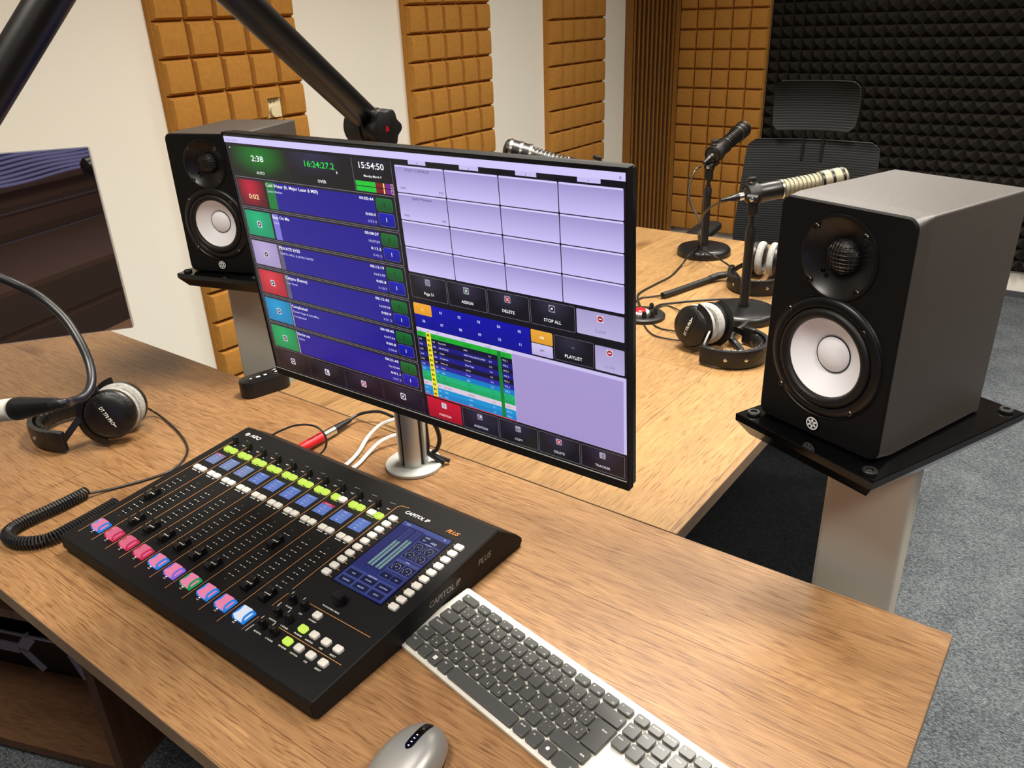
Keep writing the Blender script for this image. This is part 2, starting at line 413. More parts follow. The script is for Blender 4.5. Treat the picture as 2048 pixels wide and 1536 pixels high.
# rear wall: unseen window, glowing blinds and panelling added for the dark display's reflection
wd = thing('added_window_1', None, None, (1.35, YF + 0.012, -0.055)); wd['kind'] = 'structure'
b = MB(); b.box((0, 0, 0.5), (2.5, 0.006, 1.0), 'glasspane'); b.build('glass', wd, smooth=0)
b = MB()
for zz in (0.0, 1.0): b.box((0, 0.02, zz), (2.56, 0.05, 0.03), 'wall_brown')
for xx in (-1.255, 0, 1.255): b.box((xx, 0.02, 0.5), (0.05, 0.05, 1.0), 'white')
b.build('window_frame', wd, smooth=0)
b = MB()
for i in range(44):
    zz = 0.03 + 0.0216*i; pts_ = []
    for sgn in (-1, 1): pts_.append([(-1.22 + 2.44*j/40, 0.075 + sgn*0.008, zz + sgn*0.0085 + 0.006*math.sin(j*0.55 + i*0.5)) for j in range(41)])
    b.loft(pts_, 'blind', (False, False), closed=False)
b.build('blind', wd, recalc=False)
b = MB(); b.box((0, 0.006, 0), (XR - XL - 0.02, 0.012, 0.60), 'wall_brown')
for i in range(4):
    b.box((0, 0.014, -0.22 + 0.13*i + (0.02 if i % 2 else 0)), (XR - XL - 0.02, 0.012, 0.005), 'amp'); b.box((0, 0.014, -0.19 + 0.13*i), (XR - XL - 0.02, 0.010, 0.04), 'brown_board')
b.v = [(v[0] + (XL+XR)/2, v[1] + YF, v[2] - 0.375) for v in b.v]
sb = thing('reflection_box', 'long dark brown box added behind the camera to fill the reflection in the dark display', 'reflection_box', (0.9, -2.62, FL))  # unseen box added to turn the dark display's reflection brown
b2 = MB(); b2.box((0, 0, 0.20), (3.4, 0.74, 0.40), 'wall_brown'); b2.build('box_body', sb, smooth=0)
b2 = MB()
for q in range(2): b2.box((0, 0.374, 0.11 + 0.19*q), (3.3, 0.012, 0.16), 'brown_board')
b2.build('front_strip', sb, smooth=0)
tag(b.build('trim_1', base=((XL+XR)/2, YF, FL), smooth=0), kind='structure')

for i, (x, y, sx, sy, wt) in enumerate(LIGHTS):
    t = thing('ceiling_light', ['square ceiling light panel above the far table, nearer the tiled wall', 'square ceiling light panel above the carpet beside the far table',
                                'square ceiling light panel above the mixing console', 'square ceiling light panel behind the camera, over bare carpet', 'square ceiling light panel near the foam wall, above the office chair',
                                'square ceiling light panel near the foam wall, away from the chair'][i], 'ceiling light', (x, y, CEIL - T))
    b = MB(); b.box((0, sy/2+0.015, -0.02), (sx+0.06, 0.03, 0.04), 'white'); b.box((0, -sy/2-0.015, -0.02), (sx+0.06, 0.03, 0.04), 'white')
    b.box((sx/2+0.015, 0, -0.02), (0.03, sy, 0.04), 'white'); b.box((-sx/2-0.015, 0, -0.02), (0.03, sy, 0.04), 'white'); b.build('frame', t, smooth=0)
    b = MB(); b.box((0, 0, -0.015), (sx, sy, 0.012), 'lampw'); b.build('diffuser', t, smooth=0)

# padded square tiles on a backing board; rows x 5 tiles
S = 0.1069
def tile_panel(rows, cut=None):
    b = MB(); b.box((2.5*S, -0.0125, rows*S/2), (5*S, 0.025, rows*S), 'felt')
    g = 0.0016
    for r in range(rows):
        for c in range(5):
            x0, z0 = c*S + g, r*S + g; wd = S - 2*g
            def ht(u, v):     # cushion: steep rim, gently crowned face, thicker towards the top edge
                e = min(1.0, min(u, 1-u, v, 1-v) * 13.0); e = 1 - (1 - e)**2
                return 0.018 + e * (0.022 + 0.007 * (1 - (2*u-1)**2) * (1 - (2*v-1)**2))
            us = [0, 0.03, 0.08, 0.35, 0.65, 0.92, 0.97, 1.0]
            vs = [(x0 + u*wd, -0.025 - ht(u, v) + 0.018, z0 + v*wd) for v in us for u in us]
            N = len(us); fs = []
            for i in range(N-1):
                for j in range(N-1):
                    if cut and (r, c) == cut and us[i] < 0.60 and us[j] >= 0.35: continue
                    fs.append((i*N+j, i*N+j+1, (i+1)*N+j+1, (i+1)*N+j))
            b.add(vs, fs, 'felt')
    return b
def wall_panel(y0, z0, rows, label, left=True, cut=None, x0=None):
    b = tile_panel(rows, cut)
    o = b.build('acoustic_tile_panel', recalc=False)
    if left: o.rotation_euler = (0, 0, math.radians(90)); o.location = (XL, y0, z0 + T)
    else: o.location = (x0, YB, z0 + T)
    tag(o, label, 'acoustic panel', 'ochre tile panels on the walls')
    return o
for (y0, seam, nm) in ((0.535, 0.727, 'column nearest the camera'), (1.6325, 0.4300, 'middle column, above the monitor'), (2.638, 0.4513, 'column next to the slatted corner')):
    wall_panel(y0, seam, 5, 'ochre padded tile panel, upper one of the left wall ' + nm)
    wall_panel(y0, seam - 5*S, 5, 'ochre padded tile panel, middle one of the left wall ' + nm, cut=(2, 3) if y0 < 1 else None)
    wall_panel(y0, seam - 10*S, 5, 'ochre padded tile panel, low one of the left wall ' + nm)
    wall_panel(y0, seam - 13*S, 3, 'short ochre padded tile panel nearest the floor, left wall ' + nm)
    wall_panel(y0, seam + 5*S, 5, 'ochre padded tile panel just under the ceiling, left wall ' + nm)
bz = 0.6824 - 12*S
for i, nm in enumerate(('lowest', 'second from the floor', 'third from the floor', 'fourth from the floor')):
    wall_panel(0, bz + 5*i*S, 5, 'ochre padded tile panel in the column beside the black foam, ' + nm, left=False, x0=-2.254)
# slatted corner board
a0, a1 = Vector((XL + 0.004, 3.46, 0)), Vector((-2.262, 3.81, 0)); dv = a1 - a0; Ld = dv.length; th = math.degrees(math.atan2(dv.y, dv.x))
b = MB(TR((a0.x, a0.y, FL), th)); b.box((Ld/2, 0.012, 1.25), (Ld, 0.016, 2.5), 'slat_dark')
b.box((0.022, -0.004, 1.25), (0.044, 0.02, 2.5), 'slat'); b.box((Ld-0.016, -0.004, 1.25), (0.032, 0.02, 2.5), 'slat')
ns = 10
for i in range(ns):
    x = 0.060 + (Ld - 0.105) * i / (ns - 1); b.box((x, -0.002, 1.25), (0.013, 0.016, 2.5), 'slat')
tag(b.build('slatted_panel', base=(a0.x, a0.y, FL), smooth=0), 'tall ochre slatted board across the room corner', 'wall panel')
# pyramid foam
P = 0.0594
def foam_panel():
    b = MB(); b.box((4*P, -0.008, 4*P), (8*P - 0.0012, 0.016, 8*P - 0.0012), 'foam')
    for r in range(8):
        for c in range(8):
            x, z = c*P, r*P; y = -0.016; k = 0.0006
            b.add([(x+k, y, z+k), (x+P-k, y, z+k), (x+P-k, y, z+P-k), (x+k, y, z+P-k), (x+P*0.5, y-0.042, z+P*0.5)], [(0,1,4), (1,2,4), (2,3,4), (3,0,4)], 'foam')
    return b
fp = foam_panel().build('pyramid_foam_panel', recalc=False, smooth=0)
fx0, fz0 = -1.712, -0.603
k = 0
for c in range(8):
    for r in range(5):
        o = fp if k == 0 else fp.copy()
        if k: COL.objects.link(o)
        o.location = (fx0 + c*8*P, YB, fz0 + r*8*P + T)
        tag(o, 'square of black pyramid foam covering the back wall', 'acoustic foam', 'pyramid foam squares on the back wall'); k += 1

# wall socket showing in the cut-out of a tile
b = MB(TR((XL, 0.535 + 3.66*S, 0.1925 + 2*S + 0.034), 90))
b.box((0, -0.030, 0), (0.066, 0.010, 0.062), 'socket'); b.cyl((-0.002, -0.034, -0.010), (-0.002, -0.050, -0.010), 0.019, 'socket', n=24)
for x in (-0.008, 0.006): b.cyl((x, -0.0345, 0.018), (x, -0.0360, 0.018), 0.0022, 'rubber', n=8)
tag(b.build('wall_socket', base=(XL, 0.535 + 3.66*S, 0.41)), 'cream plug socket in the square cut-out of a wall tile', 'socket')

# ------------------------------------------------------------------ desks
def top_slab(name, parent, x0, x1, y0, y1, topm, th=0.025):
    b = MB(); e = 0.0008
    z0, z1 = -th, 0
    o = [(x0, y0), (x1, y0), (x1, y1), (x0, y1)]; q = [(x0+e, y0+e), (x1-e, y0+e), (x1-e, y1-e), (x0+e, y1-e)]
    b.loft([[(x, y, z0) for x, y in o], [(x, y, z1-e) for x, y in o], [(x, y, z1) for x, y in q]], 'wood_edge', (True, False))
    b.add([(x, y, z1) for x, y in q], [(0, 1, 2, 3)], topm)
    return b.build(name, parent, recalc=False, smooth=0)
t = thing('desk', 'long oak laminate desk carrying the mixing console and keyboard', 'desk', (0, 0, FL))
t.location = (0, 0, 0)
o = top_slab('desktop', t, XL + 0.012, 0, -0.6524, -0.001, 'wood'); o.location = (0, 0, T)
for x in (-0.10, -2.28):
    b = MB(); b.box((x, -0.33, 0.35), (0.022, 0.50, 0.70), 'wood_edge'); o = b.build('side_panel', t, smooth=0); o.location = (0, 0, 0.012)
b = MB(); b.box((-0.68, -0.12, 0.55), (1.12, 0.018, 0.30), 'wood_edge'); b.build('back_panel', t, smooth=0)
t = thing('table', 'oak laminate table behind the desk, with microphones and headphones on it', 'table', (0, 0, FL))
t.location = (0, 0, 0)
o = top_slab('tabletop', t, -1.322, -0.3782, 0.001, 1.611, 'wood2'); o.location = (0, 0, T)
for (x, y) in ((-1.25, 0.25), (-0.55, 0.30), (-1.25, 1.53), (-0.46, 1.53)):
    b = MB(); b.box((x, y, 0.358), (0.05, 0.05, 0.706), 'black'); b.build('leg', t, smooth=0)
b = MB(); b.box((-0.85, 0.9, 0.69), (0.8, 1.2, 0.04), 'black'); b.build('under_frame', t, smooth=0)

# ------------------------------------------------------------------ low cabinet under the desk with an amplifier
CA = 20.6
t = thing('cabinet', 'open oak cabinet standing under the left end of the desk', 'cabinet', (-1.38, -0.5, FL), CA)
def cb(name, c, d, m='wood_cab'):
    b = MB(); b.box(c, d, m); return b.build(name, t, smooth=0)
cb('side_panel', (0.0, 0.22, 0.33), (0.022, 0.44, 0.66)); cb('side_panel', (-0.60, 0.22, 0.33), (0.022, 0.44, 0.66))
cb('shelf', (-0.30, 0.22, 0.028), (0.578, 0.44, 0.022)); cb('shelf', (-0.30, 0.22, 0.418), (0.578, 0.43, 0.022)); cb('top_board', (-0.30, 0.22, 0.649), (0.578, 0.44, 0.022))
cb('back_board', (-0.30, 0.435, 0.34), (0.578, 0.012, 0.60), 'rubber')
t = thing('amplifier', 'black rack amplifier with grey angular front standing in the cabinet', 'amplifier', tuple(Vector((-1.38, -0.5, FL + 0.039)) + rx((-0.005, 0.19, 0), CA)), CA)
b = MB(); b.box((-0.27, 0.1, 0.056), (0.50, 0.20, 0.112), 'black'); b.build('housing', t, smooth=0)
b = MB()
def bar(p, q, w_):
    p, q = Vector((p[0], -0.004, p[1])), Vector((q[0], -0.004, q[1])); dv = (q - p); n_ = Vector((-dv.z, 0, dv.x)).normalized() * w_/2
    b.loft([[p + n_, p - n_, p - n_ + Vector((0, 0.008, 0)), p + n_ + Vector((0, 0.008, 0))], [q + n_, q - n_, q - n_ + Vector((0, 0.008, 0)), q + n_ + Vector((0, 0.008, 0))]], 'amp')
bar((-0.52, 0.108), (-0.02, 0.108), 0.007); bar((-0.43, 0.062), (-0.52, 0.062), 0.03); bar((-0.42, 0.062), (-0.38, 0.106), 0.03)
bar((-0.42, 0.062), (-0.37, 0.006), 0.02); bar((-0.27, 0.075), (-0.245, 0.005), 0.02); bar((-0.30, 0.106), (-0.26, 0.07), 0.014)
b.build('front_grille', t, smooth=0)

b = MB(); b.rbox((-0.805, 1.10, FL + 0.002), (0.98, 1.64, 0.004), 0.01, 'tableshade', bev=0.002)  # dark sheet added over the carpet for the shade under the table
tag(b.build('shade_sheet', base=(-0.92, 1.02, FL)), 'dark sheet on the floor deepening the shade under the far table', 'floor_shade')

# ------------------------------------------------------------------ loudspeakers and their stands
def make_speaker(label, loc, rz):
    t = thing('loudspeaker', label, 'loudspeaker', loc, rz)
    w_, h_, dp = 0.170, 0.285, 0.220
    F = Matrix(((1, 0, 0, 0), (0, 0, 1, 0), (0, 1, 0, h_/2), (0, 0, 0, 1)))   # profile plane XY -> XZ, depth along Y
    b = MB(); b.prism(lambda i: rrect(w_ - 2*i, h_ - 2*i, max(0.0025, 0.0035 - i), 3), 0.0300, dp, 'cabvinyl', bev=0.002, X=F)
    b.build('enclosure', t)
    b = MB(); holes = ((0.0, 0.226, 0.0462), (-0.0005, 0.1045, 0.0613)); zs = 0.1735
    full = [(p[0], p[1] + h_/2) for p in rrect(w_, h_, 0.013, 6)]; inn = [(p[0], p[1] + h_/2) for p in rrect(w_ - 0.0036, h_ - 0.0036, 0.0112, 6)]
    b.loft([[(p[0], 0.030, p[1] + h_/2) for p in rrect(w_, h_, 0.0035, 6)], [(x, 0.0035, z) for x, z in full]], 'cabvinyl', (False, False)); b.loft([[(x, 0.0035, z) for x, z in full], [(x, 0.0018, z) for x, z in full], [(x, 0.0, z) for x, z in inn]], 'matte', (False, False))
    for (hx, hz, hr), up_ in ((holes[0], True), (holes[1], False)):
        po = [p for p in inn if (p[1] > zs) == up_]
        k_ = max(range(len(po)), key=lambda q: (Vector(po[q]) - Vector(po[(q + 1) % len(po)])).length) if not up_ else None
        xs = w_/2 - 0.0018
        if up_: o_ = [(-xs, zs), (xs, zs)] + sorted([p for p in po if p[0] > 0], key=lambda p: p[1] + (-p[0] if p[1] > h_ - 0.004 else 0)) + sorted([p for p in po if p[0] < 0], key=lambda p: -p[1] + (-p[0] if p[1] > h_ - 0.004 else 0))
        else: o_ = [(xs, zs), (-xs, zs)] + sorted([p for p in po if p[0] < 0], key=lambda p: -p[1]) + sorted([p for p in po if p[0] > 0], key=lambda p: p[1])
        o_.sort(key=lambda p: math.atan2(p[1] - hz, p[0] - hx))
        dn = []
        for i in range(len(o_)):
            p, q = Vector(o_[i]), Vector(o_[(i+1) % len(o_)]); m_ = max(1, int((q - p).length / 0.006)); dn += [p.lerp(q, j/m_) for j in range(m_)]
        ri = [Vector((hx, hz)) + (p - Vector((hx, hz))).normalized() * hr for p in dn]
        n_ = len(dn)
        b.add([(p.x, 0, p.y) for p in dn] + [(p.x, 0, p.y) for p in ri] + [(p.x, 0.016, p.y) for p in ri], [(i, (i+1) % n_, n_ + (i+1) % n_, n_ + i) for i in range(n_)] + [(n_ + i, n_ + (i+1) % n_, 2*n_ + (i+1) % n_, 2*n_ + i) for i in range(n_)], 'matte')
    b.build('front_baffle', t)
    def at(x, z): return Matrix(((1, 0, 0, x), (0, 0, -1, 0), (0, 1, 0, z), (0, 0, 0, 1)))   # local z points out of the baffle
    b = MB(); X = at(0, 0.226)
    b.lathe([(0.0495, 0.0), (0.0490, 0.0016), (0.0465, 0.0020), (0.043, -0.0015), (0.030, -0.0075), (0.0215, -0.011), (0.0205, -0.011)], 'waveguide', X, 56)
    b.build('tweeter_waveguide', t, recalc=False, smooth=50)
    b = MB()
    prof = [(0.0205 * math.cos(a), -0.0105 + 0.013 * math.sin(a)) for a in [math.pi/2 * i / 6 for i in range(7)]]
    b.lathe([(max(r, 0.0001), z) for r, z in prof], 'rubber', X, 40)
    for i in range(9):            # wire mesh over the dome
        q = -0.018 + 0.0045 * i; hw = math.sqrt(max(0.0204**2 - q*q, 0))
        for sw in (0, 1):
            pts = []
            for j in range(9):
                p = -hw + 2*hw*j/8; rr = min(math.hypot(p, q), 0.0204); z = -0.0105 + 0.0142 * math.sqrt(max(0, 1 - (rr/0.0205)**2)) + 0.0004
                pts.append(X @ Vector((p, q, z) if sw else (q, p, z)))
            b.tube(pts, 0.00045, 'screw', n=4, smooth=False)
    b.build('tweeter_dome', t, recalc=False)
    for (x, z) in ((-0.0315, 0.2565), (0.0305, 0.2560), (-0.0330, 0.1945), (0.0290, 0.1930)):
        b = MB(); Y = at(x, z); b.lathe([(0.0042, 0.001), (0.0042, 0.0032), (0.0034, 0.0042), (0.0018, 0.0042), (0.0016, 0.0022), (0.0001, 0.0022)], 'screw', Y, 12); b.build('screw', t)
    b = MB(); Y = at(-0.018, 0.208); b.lathe([(0.0026, 0.0005), (0.0026, -0.002), (0.0001, -0.003)], 'gloss', Y @ Matrix.Translation((0, 0, 0.0)), 12); b.build('port_dot', t)
    # woofer: outer ring, rolled surround, white cone, dust cap
    X = at(-0.0005, 0.1045)
    b = MB(); b.lathe([(0.0765, 0.0), (0.0755, 0.0018), (0.0740, 0.0006), (0.0725, 0.0026), (0.0640, 0.0036), (0.0620, 0.0025), (0.0615, 0.0)], 'black', X, 72)
    b.build('woofer_ring', t, recalc=False, smooth=50)
    b = MB(); n = 10
    b.lathe([(0.0615, 0.001)] + [(0.0550 + 0.0062 * math.cos(math.pi * i / n), 0.001 + 0.0055 * math.sin(math.pi * i / n)) for i in range(n + 1)] + [(0.0480, -0.002)], 'rubber', X, 72)
    b.build('surround', t, recalc=False, smooth=60)
    b = MB(); b.lathe([(0.0483, -0.0005), (0.044, -0.0045), (0.036, -0.0105), (0.0226, -0.0185)], 'cone', X, 72)
    b.build('cone', t, recalc=False, smooth=60)
    b = MB(); b.lathe([(0.0229, -0.0182), (0.0226, -0.0165), (0.0219, -0.0170)], 'rubber', X, 48); b.build('cap_rim', t, recalc=False)
    b = MB(); b.lathe([(0.0219, -0.0172), (0.018, -0.0125), (0.012, -0.0092), (0.006, -0.0078), (0.0002, -0.0075)], 'cone', X, 48); b.build('dust_cap', t, recalc=False, smooth=60)
    for (x, z) in ((-0.0545, 0.1525), (0.0455, 0.1500), (-0.0545, 0.0520), (0.0440, 0.0490)):
        b = MB(); Y = at(x, z); b.lathe([(0.0038, 0.0005), (0.0038, 0.0028), (0.0030, 0.0036), (0.0016, 0.0036), (0.0014, 0.0018), (0.0001, 0.0018)], 'screw', Y, 12); b.build('screw', t)
    # emblem: white ring with three crossed bars
    b = MB(); X = at(-0.0035, 0.0165)
    b.lathe([(0.0098, 0.0004), (0.0096, 0.0014), (0.0001, 0.0014)], 'gloss', X, 36)
    wcol = srgb('#f4f4f4')
    def flat(pts, z): b.add([X @ Vector((p[0], p[1], z)) for p in pts], [tuple(range(len(pts)))], 'print', wcol)
    nn = 40
    for i in range(nn):
        a, c = 2*math.pi*i/nn, 2*math.pi*(i+1)/nn
        flat([(0.0084*math.cos(a), 0.0084*math.sin(a)), (0.0084*math.cos(c), 0.0084*math.sin(c)), (0.0068*math.cos(c), 0.0068*math.sin(c)), (0.0068*math.cos(a), 0.0068*math.sin(a))], 0.0017)
    for kk in range(6):
        a = math.radians(90 + 60*kk); d, e = (math.cos(a), math.sin(a)), (-math.sin(a), math.cos(a))
        flat([(e[0]*0.0017, e[1]*0.0017), (d[0]*0.0062 + e[0]*0.0012, d[1]*0.0062 + e[1]*0.0012), (d[0]*0.0062 - e[0]*0.0012, d[1]*0.0062 - e[1]*0.0012), (-e[0]*0.0017, -e[1]*0.0017)], 0.0017)
    b.build('emblem', t, recalc=False, smooth=0)
    return t
SPR, SPL = (-0.1941, -0.0249, 0.2360), (-1.4507, 0.0170, 0.2380)
sp = make_speaker('black loudspeaker with white cone on the right stand, beside the carpet', SPR, -19.34)
dup(sp, SPL, 19.64, 'black loudspeaker with white cone on the left stand, partly behind the monitor')

def make_stand(label, loc, rz, w_, dp, off):
    """loc: front-left top corner of the plate"""
    t = thing('speaker_stand', label, 'speaker stand', (loc[0], loc[1], FL), rz)
    h_ = loc[2] + T; c = (w_/2, dp/2)
    b = MB()
    def out(i, z): return [(c[0] + sx*(w_/2 - i), c[1] + sy*(dp/2 - i), z) for sx, sy in ((-1, -1), (1, -1), (1, 1), (-1, 1))]
    b.loft([out(0.014, h_ - 0.030), out(0.0, h_ - 0.010), out(0.0, h_ - 0.001), out(0.001, h_)], 'gloss')
    b.build('plate', t, smooth=0)
    for x, y in ((0.016, 0.016), (w_ - 0.016, 0.016), (w_ - 0.016, dp - 0.016), (0.016, dp - 0.016)):
        b = MB(); b.lathe([(0.0085, h_ - 0.001), (0.0088, h_ + 0.003), (0.0075, h_ + 0.0045), (0.0045, h_ + 0.0045), (0.0038, h_ + 0.003), (0.0038, h_ + 0.0002)], 'rubber', TR((x, y, 0)), 20); b.build('pad_ring', t, recalc=False)
        b = MB(); b.lathe([(0.0037, h_ + 0.0005), (0.0030, h_ + 0.0020), (0.0001, h_ + 0.0022)], 'chrome', TR((x, y, 0)), 14); b.build('pad_screw', t, recalc=False)
    b = MB(); b.prism(lambda i: rrect(0.108 - 2*i, 0.050 - 2*i, 0.008, 5), 0.012, h_ - 0.030, 'alupaint', X=TR((c[0] + off[0], c[1] + off[1], 0), rz=off[2])); b.build('column', t)
    b = MB(); b.prism(lambda i: rrect(0.26 - 2*i, 0.30 - 2*i, 0.008, 4, c[0], c[1]), 0.0, 0.012, 'gloss', bev=0.003); b.build('foot_plate', t)
    return t
make_stand('tall floor stand with a silver column carrying the right loudspeaker', (-0.2985, -0.0145, 0.2345), -22.6, 0.208, 0.300, (0.010, 0.0, 20))
make_stand('tall floor stand with a silver column carrying the left loudspeaker', (-1.543, -0.0400, 0.2365), 14.5, 0.212, 0.300, (-0.02, -0.02, 14))

# ------------------------------------------------------------------ main monitor
MO = thing('monitor', 'large black monitor showing the playout software, in front of the left loudspeaker', 'monitor', (-0.6307, -0.2660, 0.4117), 0.343)
MT = Matrix.Rotation(math.radians(3.653), 4, 'X')
MW, MH = 0.611, 0.3614
# screen frame: x right, y up, z out of the glass towards the viewer; origin top left, millimetres
def S2(x, y, z=0.0): return MT @ Vector((-MW/2 + x/1000.0, -z/1000.0, MH/2 - y/1000.0))
b = MB(MT)
FR = Matrix(((1, 0, 0, 0), (0, 0, -1, 0), (0, 1, 0, 0), (0, 0, 0, 1)))     # local z -> -Y (towards viewer)
# front border as four strips around the glass, with slim sides
def strip(x0, y0, x1, y1): 
    b.box(((x0 + x1)/2000 - MW/2, 0.004, MH/2 - (y0 + y1)/2000), (abs(x1-x0)/1000, 0.010, abs(y1-y0)/1000), 'matte')
strip(0, 0, 611, 1.6); strip(0, 1.6, 1.6, 361.4); strip(609.4, 1.6, 611, 361.4); strip(1.6, 349.2, 609.4, 361.4)
b.build('bezel', MO, smooth=0)
b = MB(MT); b.prism(lambda i: rrect(MW - 0.0008 - 2*i, MH - 0.0008 - 2*i, 0.004, 3), 0.0035, 0.016, 'black', bev=0.0, X=Matrix(((1,0,0,0),(0,0,1,0),(0,1,0,0),(0,0,0,1))))
b.build('side_frame', MO)
b = MB(MT); b.prism(lambda i: rrect(MW*0.62 - 2*i, MH*0.66 - 2*i, 0.03, 6), 0.016, 0.040, 'black', bev=0.012, X=Matrix(((1,0,0,0),(0,0,1,0),(0,1,0,0),(0,0,0,1))))
b.build('back_shell', MO)
b = MB(MT); b.box((0, 0.046, 0), (0.10, 0.012, 0.10), 'black'); b.build('mount_plate', MO, smooth=0)
b = MB(); b.tube([(0, 0.05, 0), (-0.08, 0.12, 0), (-0.20, 0.192, 0)], 0.016, 'boom', n=14); b.build('swing_arm', MO)

# the picture on the glass
U = MB()
def hexc(c, k=1.0): v = srgb(c); return (v[0]*k, v[1]*k, v[2]*k, 1)
def R_(x0, y0, x1, y1, col, z=0.1, r=0.0, grad=None):
    """filled rectangle, optional vertical gradient (colour at the bottom)"""
    if r:
        pts = rrect(x1-x0, y1-y0, r, 3, (x0+x1)/2, (y0+y1)/2)
        top, bot = hexc(col), hexc(grad or col)
        cs = [tuple(top[i] + (bot[i]-top[i]) * (p[1]-y0)/(y1-y0) for i in range(3)) + (1,) for p in pts]
        U.add([S2(p[0], p[1], z) for p in pts], [tuple(reversed(range(len(pts))))], 'glow', list(reversed(cs)))
    else:
        a, c = hexc(col), hexc(grad or col)
        U.add([S2(x0, y1, z), S2(x1, y1, z), S2(x1, y0, z), S2(x0, y0, z)], [(0, 1, 2, 3)], 'glow', [c, c, a, a])
def RB(x0, y0, x1, y1, edge, col, z=0.1, r=1.5, t_=0.6, grad=None):
    R_(x0, y0, x1, y1, edge, z, r); R_(x0+t_, y0+t_, x1-t_, y1-t_, col, z + 0.05, max(r - t_, 0.3), grad)
def GL(x0, y0, x1, y1, mid, edge, z, fx=0.5, fy=0.2):
    """patch glowing from one point"""
    n = 8; m_, e_ = hexc(mid), hexc(edge)
    def cc(u, v):
        d = min(1, math.hypot((u-fx)*2.0, (v-fy)*1.3)); return tuple(m_[i]*(1-d) + e_[i]*d for i in range(3)) + (1,)
    for i in range(n):
        for j in range(n):
            us = (i/n, (i+1)/n); vs = (j/n, (j+1)/n)
            q = [(us[0], vs[1]), (us[1], vs[1]), (us[1], vs[0]), (us[0], vs[0])]
            U.add([S2(x0 + (x1-x0)*u, y0 + (y1-y0)*v, z) for u, v in q], [(0, 1, 2, 3)], 'glow', [cc(u, v) for u, v in q])
def TX(s, x, y, size, col='#ffffff', al='l', bold=True, z=0.3, sx=0.95, maxw=None, w=None):
    if w:
        vs = text2d(s, bold)[0]; sx = w / ((max(v[0] for v in vs) - min(v[0] for v in vs)) * size * 1.38)
    U.text(s, S2(x, y, z), (1, 0, 0), MT.to_3x3() @ Vector((0, 0, 1)), size/1000.0 * 1.38, 'glow', hexc(col), al, bold, sx, maxw=maxw/1000 if maxw else None)
def disc(x, y, r, col, z): U.add([S2(x + r*math.cos(a), y - r*math.sin(a), z) for a in [2*math.pi*i/20 for i in range(20)]], [tuple(range(20))], 'glow', hexc(col))
def icon(x, y, s, kind):
    R_(x-s, y-s, x+s, y+s, '#cfc8dc', 0.2, s*0.25)
    if kind == 'play': disc(x, y, s*0.75, '#15131c', 0.25); U.add([S2(x-s*0.25, y+s*0.4, 0.3), S2(x+s*0.45, y, 0.3), S2(x-s*0.25, y-s*0.4, 0.3)], [(0, 1, 2)], 'glow', hexc('#ffffff'))
    if kind == 'stop': disc(x, y, s*0.75, '#15131c', 0.25); R_(x-s*0.28, y-s*0.28, x+s*0.28, y+s*0.28, '#ffffff', 0.3)
    if kind == 'x':
        disc(x, y, s*0.75, '#b0143c', 0.25)
        for k_ in (-1, 1): U.add([S2(x-s*0.4, y-k_*s*0.4-s*0.1, 0.3), S2(x-s*0.4, y-k_*s*0.4+s*0.1, 0.3), S2(x+s*0.4, y+k_*s*0.4+s*0.1, 0.3), S2(x+s*0.4, y+k_*s*0.4-s*0.1, 0.3)], [(0, 1, 2, 3)], 'glow', hexc('#ffffff'))
    if kind == '+': disc(x, y, s*0.75, '#355a45', 0.25); R_(x-s*0.42, y-s*0.12, x+s*0.42, y+s*0.12, '#ffffff', 0.3); R_(x-s*0.12, y-s*0.42, x+s*0.12, y+s*0.42, '#ffffff', 0.3)
    if kind == '-': disc(x, y, s*0.8, '#b0142c', 0.25); R_(x-s*0.45, y-s*0.14, x+s*0.45, y+s*0.14, '#ffffff', 0.3)
    if kind == 'moon': disc(x, y, s*0.7, '#3c3a50', 0.25); disc(x+s*0.3, y-s*0.2, s*0.5, '#cfc8dc', 0.27)
    if kind == 'doc': 
        for q in range(3): R_(x-s*0.55, y-s*0.5+q*s*0.4, x+s*0.5, y-s*0.38+q*s*0.4, '#4a475c', 0.25)
R_(1.6, 1.6, 609.4, 349.2, '#0a090d', 0.0)
R_(1.8, 5.0, 608.4, 13.0, '#d3c9fb'); TX('Playout Studio', 6, 11.0, 3.2, '#8d86a8', bold=False); TX('x', 603, 11.2, 4, '#6b6488', 'c')
R_(1.8, 13.0, 608.4, 347.8, '#141019', 0.02)
# clocks
GL(8.2, 16.6, 124.2, 55.2, '#0c7a22', '#0e1812', 0.1, 0.5, 0.25); GL(125.6, 16.6, 242.2, 55.2, '#2c2a4c', '#131018', 0.1, 0.4, 0.0); GL(244.0, 16.6, 306.5, 42.0, '#26243a', '#131018', 0.1, 0.5, 0.0)
R_(124.2, 16.6, 125.6, 55.2, '#2b2633', 0.15); R_(242.2, 16.6, 243.6, 55.2, '#55505f', 0.15); R_(306.5, 16.6, 307.6, 58, '#55505f', 0.15)
TX('2:38', 64.5, 34.6, 7.8, al='c', w=24.6); TX('AUTO', 65.5, 51.2, 3.7, al='c', w=16.4); TX('16:24:27.2', 184.3, 33.5, 7.8, '#22e04a', 'c', w=54); TX('OVER', 184.5, 51.9, 3.8, al='c', w=15.5)
TX('15:54:50', 275, 27.6, 7.4, al='c', w=41); TX('Monday March 9', 275, 37.7, 2.7, al='c', w=29); disc(11, 19.5, 0.9, '#ffffff', 0.3)
U.add([S2(213.5, 34.5, 0.35), S2(213.5, 38.6, 0.35), S2(215.8, 37.2, 0.35)], [(0, 1, 2)], 'glow', hexc('#ffffff'))
